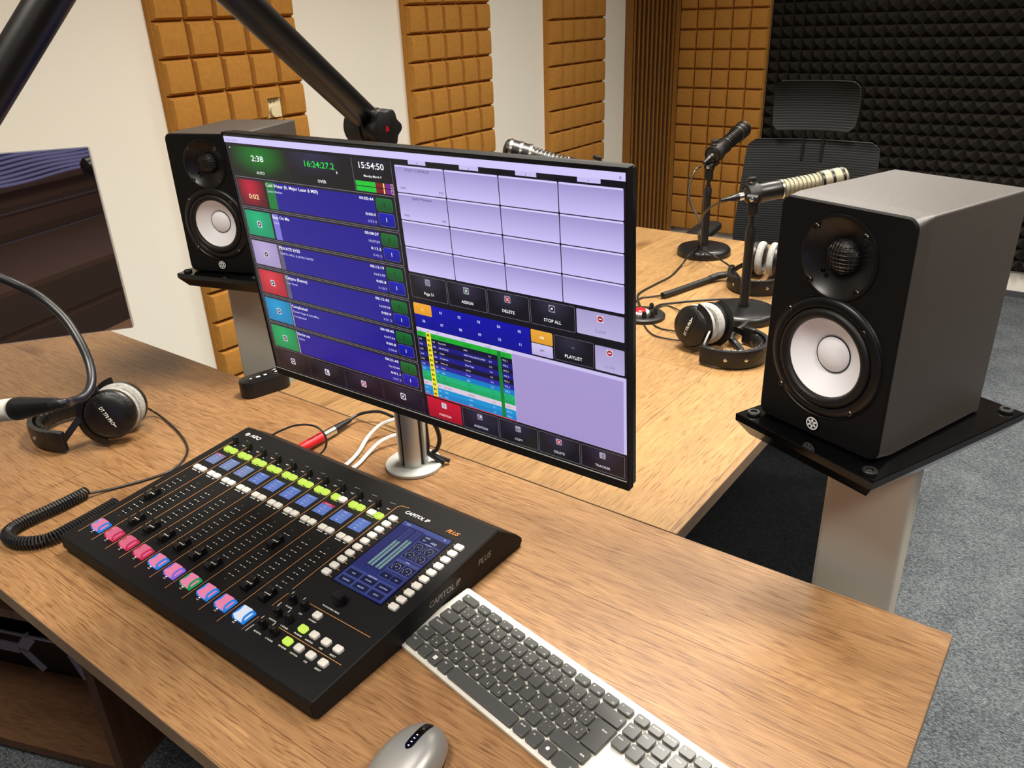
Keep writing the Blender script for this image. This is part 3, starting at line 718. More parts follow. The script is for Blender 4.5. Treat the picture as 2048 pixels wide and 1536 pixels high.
for y in (43.0, 49.6):
    R_(244.6, y, 277.5, y+5.6, '#22d23c', 0.12); R_(277.5, y, 294, y+5.6, '#7d1020', 0.12); R_(290.0, y, 292.0, y+5.6, '#ffd98a', 0.2); R_(294, y, 303, y+5.6, '#6a1f8c', 0.12)
    R_(302.4, y, 306.2, y+5.6, '#f0b6d8', 0.18); R_(303.2, y+0.8, 305.4, y+4.8, '#46122c', 0.24)
    for q in range(16): R_(245.6 + q*2, y, 246.1 + q*2, y+5.6, '#128a28', 0.2)
songs = [('Cold Water (ft. Major Lazer & MØ)', 'Justin Bieber', '', '#c8103c', '00:05:44', '', '0:00.0', '2:53.0'), ('Easy On Me', 'Adele', '', '#0db57c', '00:08:37', '15:57:27', '0:13.3', '3:43.2'),
         ('PRIVATE EYES', 'DARYL HALL & JOHN OATES', '', '#b9a6d6', '00:12:19', '16:01:09', '0:00.8', '3:18.7'), ('Calypso (Remix)', 'Luis Fonsi', '', '#de3a48', '00:15:43', '16:04:33', '0:00.9', '3:01.2'),
         ('Complicated', 'Dimitri Vegas & Like Mike', 'Complicated', '#129ad2', '00:18:45', '16:07:34', '0:00.8', '2:58.8'), ('Die for me', 'CELYN', '', '#12ab64', '00:21:45', '16:10:34', '0:01.1', '2:57.3')]
for i, (a, c, e, colr, t1, t2, t3, t4) in enumerate(songs):
    y = 57.2 + 43.1 * i
    RB(8.4, y, 306, y + 41.6, '#77727f', '#17141f', 0.05, 1.2, 0.8)
    dk = {'#c8103c': '#5c0a1c', '#0db57c': '#0a9468', '#b9a6d6': '#a594c4', '#de3a48': '#b02434', '#129ad2': '#0c80b4', '#12ab64': '#108a52'}[colr]
    GL(11.3, y+3.4, 66, y+38.6, colr, dk, 0.16, 0.45, 0.3)
    if i: icon(38.5, y+21.5, 4.6, 'play')
    else: TX('0:02', 40, y+29, 6.8, '#ffe9a8', 'c', w=21)
    R_(70, y+3.2, 272.0, y+39, '#1b128c', 0.16, grad='#21178e')
    if i == 0: R_(70, y+3.2, 87.5, y+39, '#0f7a34', 0.2)
    elif i == 1: R_(70, y+3.2, 82.5, y+39, '#7b74d6', 0.2)
    elif i < 4: R_(67.5, y+3.2, 76.5, y+39, '#5f5a72', 0.2)
    else: R_(67.5, y+3.2, 69.5, y+39, '#a8a4b4', 0.2)
    TX(a, 70.8, y+9.3, 4.4, w=(102, 34, 43, 45, 33, 26)[i]); TX(c, 71.5, y+16.6, 3.2, '#c9c6f2', w=(31, 11, 67, 22, 54, 12)[i])
    if e: TX(e, 71.5, y+24.0, 3.2, '#c9c6f2', w=26)
    TX(t1, 270.5, y+8.2, 3.6, al='r', w=24)
    if t2: TX(t2, 270.5, y+17.8, 3.1, '#d4d2f4', 'r', w=19)
    TX(t3, 270.5, y+27.0, 3.5, al='r', w=17); TX(t4, 270.5, y+35.5, 3.1, '#b0acea', 'r', w=15)
    RB(274.0, y+3.8, 301.0, y+19.4, '#2f7a48', '#0f6a30', 0.3, 3.0, 0.5, grad='#0a4a20'); TX('S', 287.5, y+13.8, 5.2, '#06210f', 'c', z=0.5)
    RB(274.4, y+21.6, 301.4, y+37.8, '#5c66c8', '#1216b0', 0.3, 3.0, 0.5, grad='#0c0c86'); TX('1', 287.9, y+32, 5.2, '#ffffff', 'c', z=0.5)
for i, kd in enumerate(('play', 'moon', 'x', 'stop')):
    x0 = 8.6 + 74.7 * i; RB(x0, 317.2, x0 + 73.2, 347.2, '#3c3846', '#131019', 0.05, 1.2, 0.5); GL(x0+0.6, 317.8, x0+72.6, 346.6, '#2c2738', '#131019', 0.15, 0.5, 0.0); icon(x0+36.6, 331, 4.8, kd)
R_(307.6, 13, 311.4, 348, '#0a080e', 0.04)
# jingle grid
for c in range(4):
    for r in range(4):
        x0 = 312.4 + 73.75*c; y0 = 19.6 + 32.0*r; R_(x0, y0, x0+72.7, y0+31.0, '#9d92cc', 0.1, 1.2, grad='#cdc0f6'); R_(x0+0.8, y0+0.3, x0+71.9, y0+2.0, '#d9cffc', 0.2)
    x0 = 312.4 + 73.75*c + 22; R_(x0, 13.0, x0 + 26, 17.6, '#c9bff2', 0.15); TX('z', x0+13, 16.6, 2.6, '#5a5478', 'c')
TX('START COMMAND', 346, 26.2, 3.3, '#5c5680', 'c', w=37, bold=False); TX('00000', 318, 46.5, 2.7, '#7068a0'); TX('0:00', 382, 47.4, 2.9, '#7068a0', 'r')
TX('Quick Presenter', 349, 57.6, 3.1, '#4c4674', 'c', w=30); TX('00000', 318, 78.5, 2.7, '#7068a0'); TX('0:00', 382, 79.4, 2.9, '#7068a0', 'r')
for i, (nm, kd) in enumerate((('Page 51', 'doc'), ('ASSIGN', '+'), ('DELETE', 'x'), ('STOP ALL', 'stop'))):
    x0 = 312.2 + 59.15*i; RB(x0, 149.6, x0+57.6, 179.6, '#6b6876', '#15121c', 0.1, 1.6, 0.6); GL(x0+1, 150.6, x0+56.6, 178.6, '#363246', '#15121c', 0.2, 0.5, 0.05); icon(x0+28.6, 157.2, 4.1, kd); TX(nm, x0+28.8, 173.5, 3.8, al='c', sx=1.0)
R_(549.2, 150.4, 606, 178.6, '#a79ccb', 0.1, 1.2, grad='#bcb1dc'); icon(578, 157.5, 4.0, '-'); TX('CLEAR', 578, 173.5, 3.6, '#8c82b4', 'c')
# page selector
R_(312.2, 186.4, 487.0, 219.0, '#1211a6', 0.08, grad='#0f0e90')
for i in range(12):
    x = 326.5 + 29.2*(i % 6); y = 196.5 + 16.2*(i // 6)
    if i: TX('%02d' % i, x, y-1.5, 3.6, '#dcdcff', 'c')
    if i % 6: R_(x-14.8, y-11.2, x-14.4, y+5, '#0c0b74', 0.12)
R_(312.2, 186.6, 341.2, 201.6, '#f2ab36', 0.2, 1.6, grad='#e29a28'); TX('12', 326.5, 195.8, 3.4, '#ffe3a8', 'c'); R_(488.2, 186.6, 517.0, 202.2, '#e8a83c', 0.2, 1.6, grad='#dc9a2c'); TX('AM', 502.5, 196, 3.2, '#fff0c8', 'c')
R_(488.2, 203.2, 516.6, 217.6, '#cfc4ee', 0.2, 1.0, grad='#b9aee0'); TX('pm', 502.5, 211.5, 3.4, '#3c3660', 'c')
RB(518.8, 187.0, 569.2, 217.0, '#6b6876', '#15121c', 0.1, 1.6, 0.5); GL(519.6, 188, 568.4, 216, '#302c40', '#15121c', 0.2, 0.4, 0.1); TX('—', 543, 199.2, 3.2, '#a8a4b8', 'c', maxw=9); TX('PLAYLIST', 543.5, 211.6, 4.0, al='c', sx=1.0)
R_(570.8, 188.0, 606, 217, '#a79ccb', 0.1, 1.2, grad='#b9aedb'); icon(588.5, 194.2, 3.9, '-'); TX('CLOSE', 588.5, 212.5, 3.3, '#8c82b4', 'c')
# play list table
R_(312.0, 219.6, 608.0, 314.8, '#cbbfee', 0.09); R_(459.2, 224.0, 604.6, 314.4, '#a797cf', 0.12, grad='#a392cc')
R_(312.2, 219.8, 459, 224.6, '#d8cdf0', 0.14)
for q, x in zip(('Time', 'Info', 'Title', 'Artist', 'Length', 'Num'), (314, 328, 343, 383, 421, 445)): TX(q, x, 223.6, 2.4, '#6c6488', bold=False)
rows = ['#1fae32', '#141030', '#1d1878', '#141034', '#1d1b86', '#15102e', '#2a2a9c', '#0f7cc4', '#10b077', '#11a565', '#d9c9dc', '#1190d2', '#1380c6']
rh = 89.6 / 13
for i, c in enumerate(rows):
    y0 = 224.6 + rh*i; R_(312.2, y0, 458.8, y0+rh, c, 0.14); R_(312.2, y0, 458.8, y0+1.0, c, 0.16)
    ink = '#e4e2ff' if i in (1, 2, 3, 4, 5, 6) else ('#2c2440' if i == 10 else '#0c5c50' if i in (8, 9) else '#0a3a12' if i == 0 else '#bfe6ff')
    for x, q in ((314, '15:5%d' % (i % 10)), (336.5, '0:0%d' % (i % 10)), (346, ['Cold Water', 'Easy On Me', 'PRIVATE EYES', 'Calypso', 'Complicated', 'Die for me', 'Promo', 'Jingle', 'News', 'Weather', 'TOP HOUR', 'Traffic', 'Sport'][i]),
                 (386, ['Justin Bieber', 'Adele', 'DARYL HALL & JOHN OATES', 'Luis Fonsi', 'Dimitri Vegas', 'CELYN', 'Promo', 'Jingle', 'News', 'Weather', 'OPENING', 'Traffic', 'Sport'][i]), (424, '3:1%d' % (i % 10)), (445, 'MUS_%d' % (i % 9))):
        TX(q, x, y0+rh*0.72, 2.3, ink, bold=False, z=0.2, sx=0.8, maxw=36)
R_(326.8, 224.6, 334.6, 314.2, '#f0e22c', 0.2); R_(437.6, 224.6, 442.8, 314.2, '#0c7c30', 0.2)
for i in range(13):
    y0 = 224.6 + rh*(i+0.5); U.add([S2(328.2, y0+0.9, 0.25), S2(330.0, y0+2.1, 0.25), S2(330.0, y0-2.1, 0.25), S2(328.2, y0-0.9, 0.25)], [(0, 1, 2, 3)], 'glow', hexc('#1c1a08')); R_(330.8, y0-1.4, 332.4, y0+1.4, '#3a3608', 0.25)
R_(311.8, 314.2, 459, 315.4, '#d8343c', 0.2)
for i, (nm, kd) in enumerate((('POSITION', 'doc'), ('AUDITION', 'moon'), ('COPY', 'doc'), ('DELETE', 'x'), ('TRACKER', 'doc'))):
    x0 = 313.8 + 58.7*i
    if i == 0: R_(x0, 317.8, x0+56.4, 347.2, '#c8122e', 0.1, 1.0, grad='#a00e24')
    else: RB(x0, 317.8, x0+57.0, 347.2, '#6b6876', '#15121c', 0.1, 1.4, 0.5); GL(x0+0.8, 318.6, x0+56.2, 346.4, '#2c2840', '#15121c', 0.2, 0.5, 0.05)
    icon(x0+28.4, 325.4, 4.0, kd); TX(nm, x0+28.4, 341.8, 3.3, '#ffd9dc' if i == 0 else '#d8d6e6', 'c', sx=1.0)
o = U.build('screen', MO, recalc=False, smooth=0)
b = MB(MT); b.box((0, -0.0015, MH/2 - 0.3495), (0.606, 0.0012, 0.0006), 'alu'); b.build('chin_line', MO, smooth=0)

# mounting pole on the desk: base disc, slotted column; the microphone boom turns on its top
PX, PY = -0.852, -0.068
t = thing('mounting_pole', 'silver slotted pole on a round base, rising behind the monitor', 'mounting pole', (PX, PY, 0), 40)
b = MB(); b.lathe([(0.0005, 0), (0.049, 0), (0.050, 0.002), (0.050, 0.006), (0.047, 0.0085), (0.0005, 0.0085)], 'discgrey', n=56); b.build('base_disc', t, smooth=40)
pts = []
for q in range(4):
    a0 = q*90 - 45
    def pp(a, r): return (r*math.cos(math.radians(a0 + a)), r*math.sin(math.radians(a0 + a)))
    pts += [pp(-38, 0.0262), pp(-24, 0.0262), pp(-12, 0.0262), pp(-11, 0.0258), pp(-9, 0.0205), pp(9, 0.0205), pp(11, 0.0258), pp(12, 0.0262), pp(24, 0.0262), pp(38, 0.0262)]
b = MB(); b.prism(lambda i: pts, 0.0085, 0.46, 'alu'); b.build('column', t, smooth=25)
b = MB()
for q in range(4):
    a0 = math.radians(q*90 - 45); b.box((0.0205*math.cos(a0), 0.0205*math.sin(a0), 0.234), (0.002, 0.0072, 0.45), 'rubber', Matrix.Rotation(a0, 4, 'Z'))
b.build('slot_liner', t, smooth=0)

# ------------------------------------------------------------------ mixing console
KX, KY = -1.125, -0.555
MC = thing('mixing_console', 'black broadcast mixing console with ten faders and a blue touch screen', 'mixing console', (KX, KY, 0))
CW = 0.570
CT = Matrix.Translation((0, 0, 0.030)) @ Matrix.Rotation(math.atan2(0.030, 0.345), 4, 'X')     # (u, v, height) on the sloping top
def side(i):
    p = [(0.008, 0.0), (0.0, 0.010), (0.0, 0.0275), (0.0025, 0.0302), (0.345, 0.0600), (0.349, 0.0592), (0.392, 0.026), (0.403, 0.014), (0.404, 0.008), (0.399, 0.0)]
    c = (0.2, 0.028)
    return [(c[0] + (a - c[0]) * (1 - i / 0.19), c[1] + (b_ - c[1]) * (1 - i / 0.026)) for a, b_ in p]
b = MB(); rings = []
for x, i in ((0, 0.0018), (0.0018, 0), (CW - 0.0018, 0), (CW, 0.0018)): rings.append([(x, p[0], p[1]) for p in side(i)])
b.loft(rings, 'matte'); b.build('chassis', MC, smooth=25)
b = MB(CT)
OR = srgb('#c88a4a'); WH = srgb('#e9e7e0')
def ln(x0, y0, x1, y1, w_=0.0007, col=OR, z=0.00025):
    d = Vector((x1-x0, y1-y0, 0)); n_ = Vector((-d.y, d.x, 0)).normalized() * w_/2; p, q = Vector((x0, y0, z)), Vector((x1, y1, z))
    b.quad(p + n_, p - n_, q - n_, q + n_, 'print', col)
def tx(s, x, y, size, col=WH, al='c', bold=True, ang=0, z=0.00025, sx=1.0, skew=0.0, maxw=None):
    a = math.radians(ang); b.text(s, (x, y, z), (math.cos(a), math.sin(a), 0), (-math.sin(a), math.cos(a), 0), size*1.38, 'print', col, al, bold, sx, skew, maxw)
P_ = 0.0389
for i in range(10):
    xl = 0.0170 + P_*i
    ln(xl - 0.0015, 0.0212, xl + 0.0015, 0.3035)
    # rotary scale bracket
    ln(xl + 0.0215, 0.3175, xl + 0.032, 0.3185, 0.0005, srgb('#9a9a98'))
    tx('SELECT', xl + 0.0305, 0.3035, 0.0020, WH, 'c', maxw=0.0065); tx('ON', xl + 0.0155, 0.2965, 0.0018, WH, 'c')
    tx('IN', xl + 0.0165, 0.2772, 0.0016); tx('BUS', xl + 0.031, 0.2772, 0.0016)
    ln(xl + 0.010, 0.2772, xl + 0.026, 0.2772, 0.0007, srgb('#bcd24a')); ln(xl + 0.0095, 0.2150, xl + 0.0215, 0.2150, 0.0012, WH); ln(xl + 0.0265, 0.2150, xl + 0.0315, 0.2150, 0.0012, WH)
    xc = 0.0352 + P_*i
    b.box((xc, 0.135, 0.0), (0.0013, 0.103, 0.0006), 'gloss')
    for k_ in range(11):
        y = 0.0865 + 0.0977 * k_ / 10; L_ = (0.0052, 0.0036)[k_ % 2]
        for s_ in (-1, 1): b.quad((xc + s_*0.0012, y-0.0003, 0.0003), (xc + s_*(0.0012+L_), y-0.0003, 0.0003), (xc + s_*(0.0012+L_), y+0.0003, 0.0003), (xc + s_*0.0012, y+0.0003, 0.0003), 'print', WH)
    for y in (0.0770, 0.1943): b.lathe([(0.0016, 0.0001), (0.0012, 0.0005), (0.0001, 0.0004)], 'screw', TR((xc - 0.001, y, 0)), 10)
    b.quad((xc - 0.0015, 0.0345, 0.0003), (xc + 0.0022, 0.0345, 0.0003), (xc + 0.0022, 0.0372, 0.0003), (xc - 0.0015, 0.0372, 0.0003), 'print', WH)
    tx('CUE', xc + 0.0004, 0.0312, 0.0018)
ln(0.4052, 0.1125, 0.4052, 0.3140); ln(0.4052, 0.3140, 0.4095, 0.3200); ln(0.4095, 0.3200, 0.4235, 0.3218)
for (y0, y1) in ((0.0302, 0.0555), (0.0779, 0.1045)): ln(0.4056, y0, 0.4064, y1); ln(0.4064, y1, 0.4115, y1 + 0.002)
ln(0.4330, 0.0577, 0.4380, 0.0577); ln(0.4440, 0.0578, 0.5580, 0.0581); ln(0.4340, 0.1068, 0.4400, 0.1068); ln(0.4467, 0.1069, 0.5568, 0.1076)
tx('AEQ', 0.0435, 0.3300, 0.0075, WH, 'c', True, sx=1.25, skew=0.2)
n = 16
for q in range(n):
    a, c = 2*math.pi*q/n, 2*math.pi*(q+1)/n
    for r0, r1 in ((0.0032, 0.0044), (0.0010, 0.0018)): b.quad((0.023 + r0*math.cos(a), 0.3325 + r0*math.sin(a), 0.0003), (0.023 + r1*math.cos(a), 0.3325 + r1*math.sin(a), 0.0003), (0.023 + r1*math.cos(c), 0.3325 + r1*math.sin(c), 0.0003), (0.023 + r0*math.cos(c), 0.3325 + r0*math.sin(c), 0.0003), 'print', WH)
tx('CAPITOL IP', 0.4245, 0.3098, 0.0066, WH, 'l', True, skew=0.25, maxw=0.0765); tx('PLUS', 0.5065, 0.3085, 0.0070, srgb('#d9772a'), 'l', True, skew=0.45, maxw=0.030)
tx('TOUCHSCREEN / MENU', 0.4780, 0.1085+0.005, 0.0021, WH, 'c')
for q, (x, y, s_) in enumerate(((0.4275, 0.0870, 'HP LEVEL'), (0.4500, 0.0870, 'CUE'), (0.4275, 0.0605, 'MONITOR'), (0.4500, 0.0605, 'S. PHONES'), (0.4275, 0.0365, 'MONITOR'), (0.4500, 0.0365, 'S. PHONES'),
                                (0.4731, 0.0868, 'CUE RESET'), (0.4749, 0.0615, 'PROGRAM'), (0.4954, 0.0615, 'AUDITION'), (0.5168, 0.0615, 'CUE'), (0.5381, 0.0615, 'SELECT'),
                                (0.4741, 0.0375, 'PROGRAM'), (0.4950, 0.0375, 'AUDITION'), (0.5167, 0.0375, 'CUE'), (0.5384, 0.0375, 'SELECT'))): tx(s_, x, y, 0.0022, WH, 'c', maxw=0.0135)
tx('STUDIO', 0.4125, 0.0790, 0.0020, WH, 'l', ang=85); tx('CONTROL', 0.4125, 0.0310, 0.0020, WH, 'l', ang=85)
for q in range(10):
    v = 0.1592 + 0.01462*q; ln(0.4275, v-0.002, 0.4330, v-0.0025, 0.0006, srgb('#e2a06a')); ln(0.5345, v+0.0015, 0.5400, v+0.001, 0.0006, srgb('#e2a06a'))
b.build('panel_print', MC, recalc=False, smooth=0)
b = MB()
b.text('CAPITOL IP', (CW + 0.0003, 0.1975, 0.0255), (0, 1, 0), (0, 0, 1), 0.0125, 'print', srgb('#8f897e'), 'l', True, 1.0, 0.2, 0.094)
b.text('PLUS', (CW + 0.0003, 0.3000, 0.0285), (0, 1, 0), (0, 0, 1), 0.0130, 'print', srgb('#8f897e'), 'l', True, 1.0, 0.3, 0.034)
b.build('side_lettering', MC, recalc=False, smooth=0)

def cpart(name, fn, label=None, parent=None):
    q = MB(CT); fn(q); o = q.build(name, parent or MC, smooth=24)
    if label: o['label'] = label
    return o
def key(x, y, m, w_=0.0118, d_=0.0098, h_=0.0034): return lambda q: q.rbox((x, y, h_/2), (w_, d_, h_), 0.0024, m, bev=0.0009)
BIG = [('#2f86e0', '#f08cb6'), ('#d8365c', '#f07898'), ('#d8365c', '#f07898'), ('#d8365c', '#f07898'), ('#2f86e0', '#f08cb6'), ('#8a70e0', '#f08cb6'), ('#1fa860', '#f0809c'), ('#2f86e0', '#f08cb6'), ('#2f86e0', '#f08cb6'), ('#2490ea', '#e8f0fa')]
for nme, hx, e in (('blue', '#2484e2', .9), ('rose', '#d8305a', .8), ('violet', '#8468dc', .9), ('green', '#1aa45c', .8), ('pinkcap', '#f386ac', .9), ('redcap', '#ee7090', .85), ('whitecap', '#e6eef8', .9)):
    M['lit_' + nme] = mat('lit_' + nme + '_key', hx, 0.35, emit=e)
bt = ['blue', 'rose', 'rose', 'rose', 'blue', 'violet', 'green', 'blue', 'blue', 'blue']
fv = [0.1349, 0.0840, 0.0855, 0.0852, 0.0855, 0.0853, 0.0842, 0.1619, 0.0862, 0.0858]
for i in range(10):
    xc = 0.0352 + P_*i; xl = 0.0170 + P_*i
    # channel display
    def disp(q, x=0.0360 + P_*i, y=0.2548, i=i):
        w_, d_ = 0.0252, 0.0262
        q.quad((x-w_/2, y-d_/2, 0.0003), (x+w_/2, y-d_/2, 0.0003), (x+w_/2, y+d_/2, 0.0003), (x-w_/2, y+d_/2, 0.0003), 'glow2', srgb('#6680c8' if i > 2 else '#7c8ebc'))
        if i in (0, 7): q.quad((x-w_/2, y+d_/2-0.005, 0.0004), (x+w_/2, y+d_/2-0.005, 0.0004), (x+w_/2, y+d_/2, 0.0004), (x-w_/2, y+d_/2, 0.0004), 'glow2', srgb('#c8284c' if i else '#a86a8c'))
        nm = ['MIC 1', 'MIC 2', 'MIC 3', 'MIC 4', 'PLAY 1', 'PLAY 2', 'PLAY 3', 'PLAY 4', 'TEL 1', 'TEL 2'][i]
        for s_, yy, sz in ((nm, y + 0.0088, 0.0030), ('IN ' + str(i + 1), y + 0.0025, 0.0022), ('AUX 1 2', y - 0.0030, 0.0022), ('PFL', y - 0.0095, 0.0026)):
            q.text(s_, (x, yy, 0.0005), (1, 0, 0), (0, 1, 0), sz*1.38, 'glow2', srgb('#c4d2ff'), 'c', True)
        q.box((x, y, -0.0002), (w_ + 0.001, d_ + 0.001, 0.0008), 'gloss')
    q = MB(CT); disp(q); q.build('channel_display', MC, recalc=False, smooth=0)
    a_ = 'btnwhite' if i == 9 else 'btnlime'; c_ = 'btnwhite' if i == 7 else 'btnlime'
    o = cpart('upper_key', key(xl + 0.0150, 0.2842, a_, 0.0138, 0.0112), 'unlit white key' if i == 9 else 'lit lime key')
    o = cpart('upper_key', key(xl + 0.0302, 0.2842, c_, 0.0138, 0.0112), 'unlit white key' if i == 7 else 'lit lime key')
    cpart('lower_key', key(xl + 0.0148, 0.2224, 'btnwhite', 0.0134, 0.0104)); cpart('lower_key', key(xl + 0.0298, 0.2224, 'btnwhite', 0.0134, 0.0104))
    cpart('rotary_knob', lambda q, x=xl + 0.0115: (q.lathe([(0.0046, 0.0), (0.0044, 0.013), (0.0038, 0.0138), (0.0002, 0.0138)], 'black', TR((x, 0.3040, 0)), 20), q.box((x, 0.3062, 0.0138), (0.0006, 0.003, 0.0004), 'rubber')))
    # fader knob: two raised ends with a saddle and white line
    def fad(q, x=xc + 0.0030, y=fv[i]):
        prof = [(-0.0115, 0.0), (-0.0115, 0.0075), (-0.0085, 0.0115), (-0.0050, 0.0105), (-0.0022, 0.0062), (0, 0.0052), (0.0022, 0.0062), (0.0050, 0.0105), (0.0085, 0.0115), (0.0115, 0.0075), (0.0115, 0.0)]
        q.loft([[(x - 0.0062, y + a, z) for a, z in prof], [(x - 0.0052, y + a, z + 0.001 if z > 0 else 0) for a, z in prof], [(x + 0.0052, y + a, z + 0.001 if z > 0 else 0) for a, z in prof], [(x + 0.0062, y + a, z) for a, z in prof]], 'black')
        q.box((x, y, 0.0062), (0.0108, 0.0007, 0.0006), 'white')
    cpart('fader_knob', fad)
    cap = {'rose': 'redcap'}.get(bt[i], 'pinkcap')
    if i == 9: cap = 'whitecap'
    def big(q, x=xc + 0.0052, y=0.0460, m='lit_' + bt[i]):
        for s_ in (-1, 1):
            q.tube([(x + s_*0.0100, y - 0.0095, 0.001), (x + s_*0.0100, y - 0.0085, 0.006), (x + s_*0.0088, y - 0.0055, 0.0075), (x + s_*0.0086, y, 0.0078), (x + s_*0.0088, y + 0.0055, 0.0075), (x + s_*0.0100, y + 0.0085, 0.006), (x + s_*0.0100, y + 0.0095, 0.001)], 0.0016, m, n=8, k=3)
        q.rbox((x, y, 0.0010), (0.0200, 0.0200, 0.0020), 0.002, m, bev=0.0006)
    o = cpart('cue_key', big, {'blue': 'blue lit key', 'rose': 'red lit key', 'violet': 'violet lit key', 'green': 'green lit key'}[bt[i]])
    cpart('key_cap', lambda q, x=xc + 0.0052, c=cap: q.loft([[(x - 0.0076, 0.0460 + v*0.0096, 0.0012), (x - 0.0074, 0.0460 + v*0.0096, 0.0098 - dz), (x + 0.0074, 0.0460 + v*0.0096, 0.0098 - dz), (x + 0.0076, 0.0460 + v*0.0096, 0.0012)] for v, dz in ((-1, 0.0012), (-0.9, 0.0), (-0.5, 0.0012), (0, 0.0018), (0.5, 0.0012), (0.9, 0.0), (1, 0.0012))], 'lit_' + c), parent=o)
for q_ in range(10):
    v = 0.1597 + 0.01452*q_
    cpart('side_key', key(0.4206, v, 'btnwhite', 0.0135, 0.0102)); cpart('side_key', key(0.5466, v, 'btnwhite', 0.0135, 0.0102))
for (x, y, m) in ((0.4731, 0.0969, 'btnwhite'), (0.4749, 0.0718, 'btnlime'), (0.4954, 0.0722, 'btnwhite'), (0.5168, 0.0723, 'btnwhite'), (0.5381, 0.0723, 'btnwhite'),
                  (0.4741, 0.0478, 'btnlime'), (0.4950, 0.0479, 'btnwhite'), (0.5167, 0.0479, 'btnwhite'), (0.5384, 0.0479, 'btnwhite')):
    cpart('monitor_key', key(x, y, m, 0.0125, 0.0100, 0.0040), 'lit lime key' if m == 'btnlime' else None)
for (x, y) in ((0.4269, 0.0971), (0.4485, 0.0975), (0.4282, 0.0715), (0.4488, 0.0718), (0.4274, 0.0476), (0.4495, 0.0473)):
    cpart('rotary_knob', lambda q, x=x, y=y: (q.lathe([(0.0058, 0.0), (0.0054, 0.014), (0.0046, 0.0150), (0.0002, 0.0150)], 'black', TR((x, y, 0)), 18), q.box((x, y + 0.003, 0.0151), (0.0006, 0.0045, 0.0004), 'white')))
cpart('encoder_knob', lambda q: q.lathe([(0.0092, 0.0), (0.0088, 0.0125), (0.0086, 0.0140), (0.0074, 0.0160), (0.0002, 0.0164)], 'black', TR((0.4806, 0.1300, 0)), 32))
# touch screen
x0, y0, x1, y1 = 0.4385, 0.1545, 0.5283, 0.2970
q = MB(CT); q.box(((x0+x1)/2, (y0+y1)/2, -0.0003), (x1-x0+0.004, y1-y0+0.004, 0.001), 'gloss')
W_, H_ = x1-x0, y1-y0
def t2(u, v, z=0.0004): return Vector((x0 + u*W_, y0 + v*H_, z))
def tr(u0, v0, u1, v1, c, z=0.0004): q.quad(t2(u0, v0, z), t2(u1, v0, z), t2(u1, v1, z), t2(u0, v1, z), 'glow2', srgb(c))
tr(0, 0, 1, 1, '#2a3170'); tr(0, 0.94, 1, 1, '#4a5698', 0.00045); tr(0.02, 0.24, 0.16, 0.93, '#2a2f6c', 0.0005)
tr(0.17, 0.30, 0.50, 0.95, '#242b60', 0.0005)
for u, tp in ((0.20, 0.72), (0.265, 0.72), (0.36, 0.78), (0.425, 0.78)):
    tr(u, 0.33, u + 0.045, 0.93, '#3a437e', 0.0006); tr(u, 0.33, u + 0.045, tp, '#7f9fa0', 0.0007)
    for z_ in range(16): tr(u, 0.34 + z_*0.036, u + 0.045, 0.343 + z_*0.036, '#222850', 0.0008)
tr(0.53, 0.84, 0.99, 0.93, '#1a2048', 0.0005)
tr(0.53, 0.56, 0.97, 0.83, '#4a5490', 0.0005); tr(0.53, 0.37, 0.97, 0.54, '#4a5490', 0.0005); tr(0.53, 0.25, 0.97, 0.35, '#39427e', 0.0005); tr(0.03, 0.02, 0.97, 0.23, '#3f4888', 0.0005)
for (u0, v0) in ((0.545, 0.70), (0.765, 0.70), (0.545, 0.575), (0.765, 0.575), (0.545, 0.385), (0.765, 0.385)):
    tr(u0, v0, u0+0.20, v0+0.115, '#171c40', 0.0006); c = t2(u0+0.10, v0+0.052, 0.0008)
    for k_ in range(12):
        a = math.radians(-50 + 280*k_/11); p = c + Vector((0.0062*math.cos(a), 0.0062*math.sin(a), 0)); q.add([p + Vector((0.0006*math.cos(w2), 0.0006*math.sin(w2), 0)) for w2 in [2*math.pi*e/6 for e in range(6)]], [tuple(range(6))], 'glow2', srgb('#e2e8ff'))
    q.text('0.0', c + Vector((0, -0.0008, 0)), (1, 0, 0), (0, 1, 0), 0.0028, 'glow2', srgb('#c8d2ff'), 'c')
for i_, s_ in enumerate(('CUE', 'STUDIO', 'CONTROL', 'PHONES', 'MASTER', 'SETUP')):
    u0 = 0.05 + 0.31*(i_ % 3); v0 = 0.125 - 0.10*(i_ // 3); tr(u0, v0, u0+0.27, v0+0.075, '#151a3c', 0.0006); q.text(s_, t2(u0+0.135, v0+0.028, 0.0008), (1, 0, 0), (0, 1, 0), 0.0032, 'glow2', srgb('#c8d2ff'), 'c', True)
for (u0, s_) in ((0.55, 'TB'), (0.76, 'ON')): tr(u0, 0.265, u0+0.19, 0.335, '#151a3c', 0.0006); q.text(s_, t2(u0+0.095, 0.29, 0.0008), (1, 0, 0), (0, 1, 0), 0.0030, 'glow2', srgb('#c8d2ff'), 'c', True)
for s_, u, v, sz in (('15:55', 0.63, 0.895, 0.0042), ('AEQ', 0.80, 0.855, 0.0052), ('Mon', 0.62, 0.855, 0.0028), ('OUTPUT', 0.75, 0.818, 0.0028), ('LEVEL', 0.75, 0.525, 0.0028), ('SELECTION', 0.5, 0.205, 0.0030), ('PROG', 0.13, 0.96, 0.003), ('SEL', 0.9, 0.96, 0.003)):
    q.text(s_, t2(u, v, 0.0008), (1, 0, 0), (0, 1, 0), sz, 'glow2', srgb('#dfe6ff'), 'c', True)
o = q.build('touch_screen', MC, recalc=False, smooth=0); o['label'] = 'blue lit touch screen'

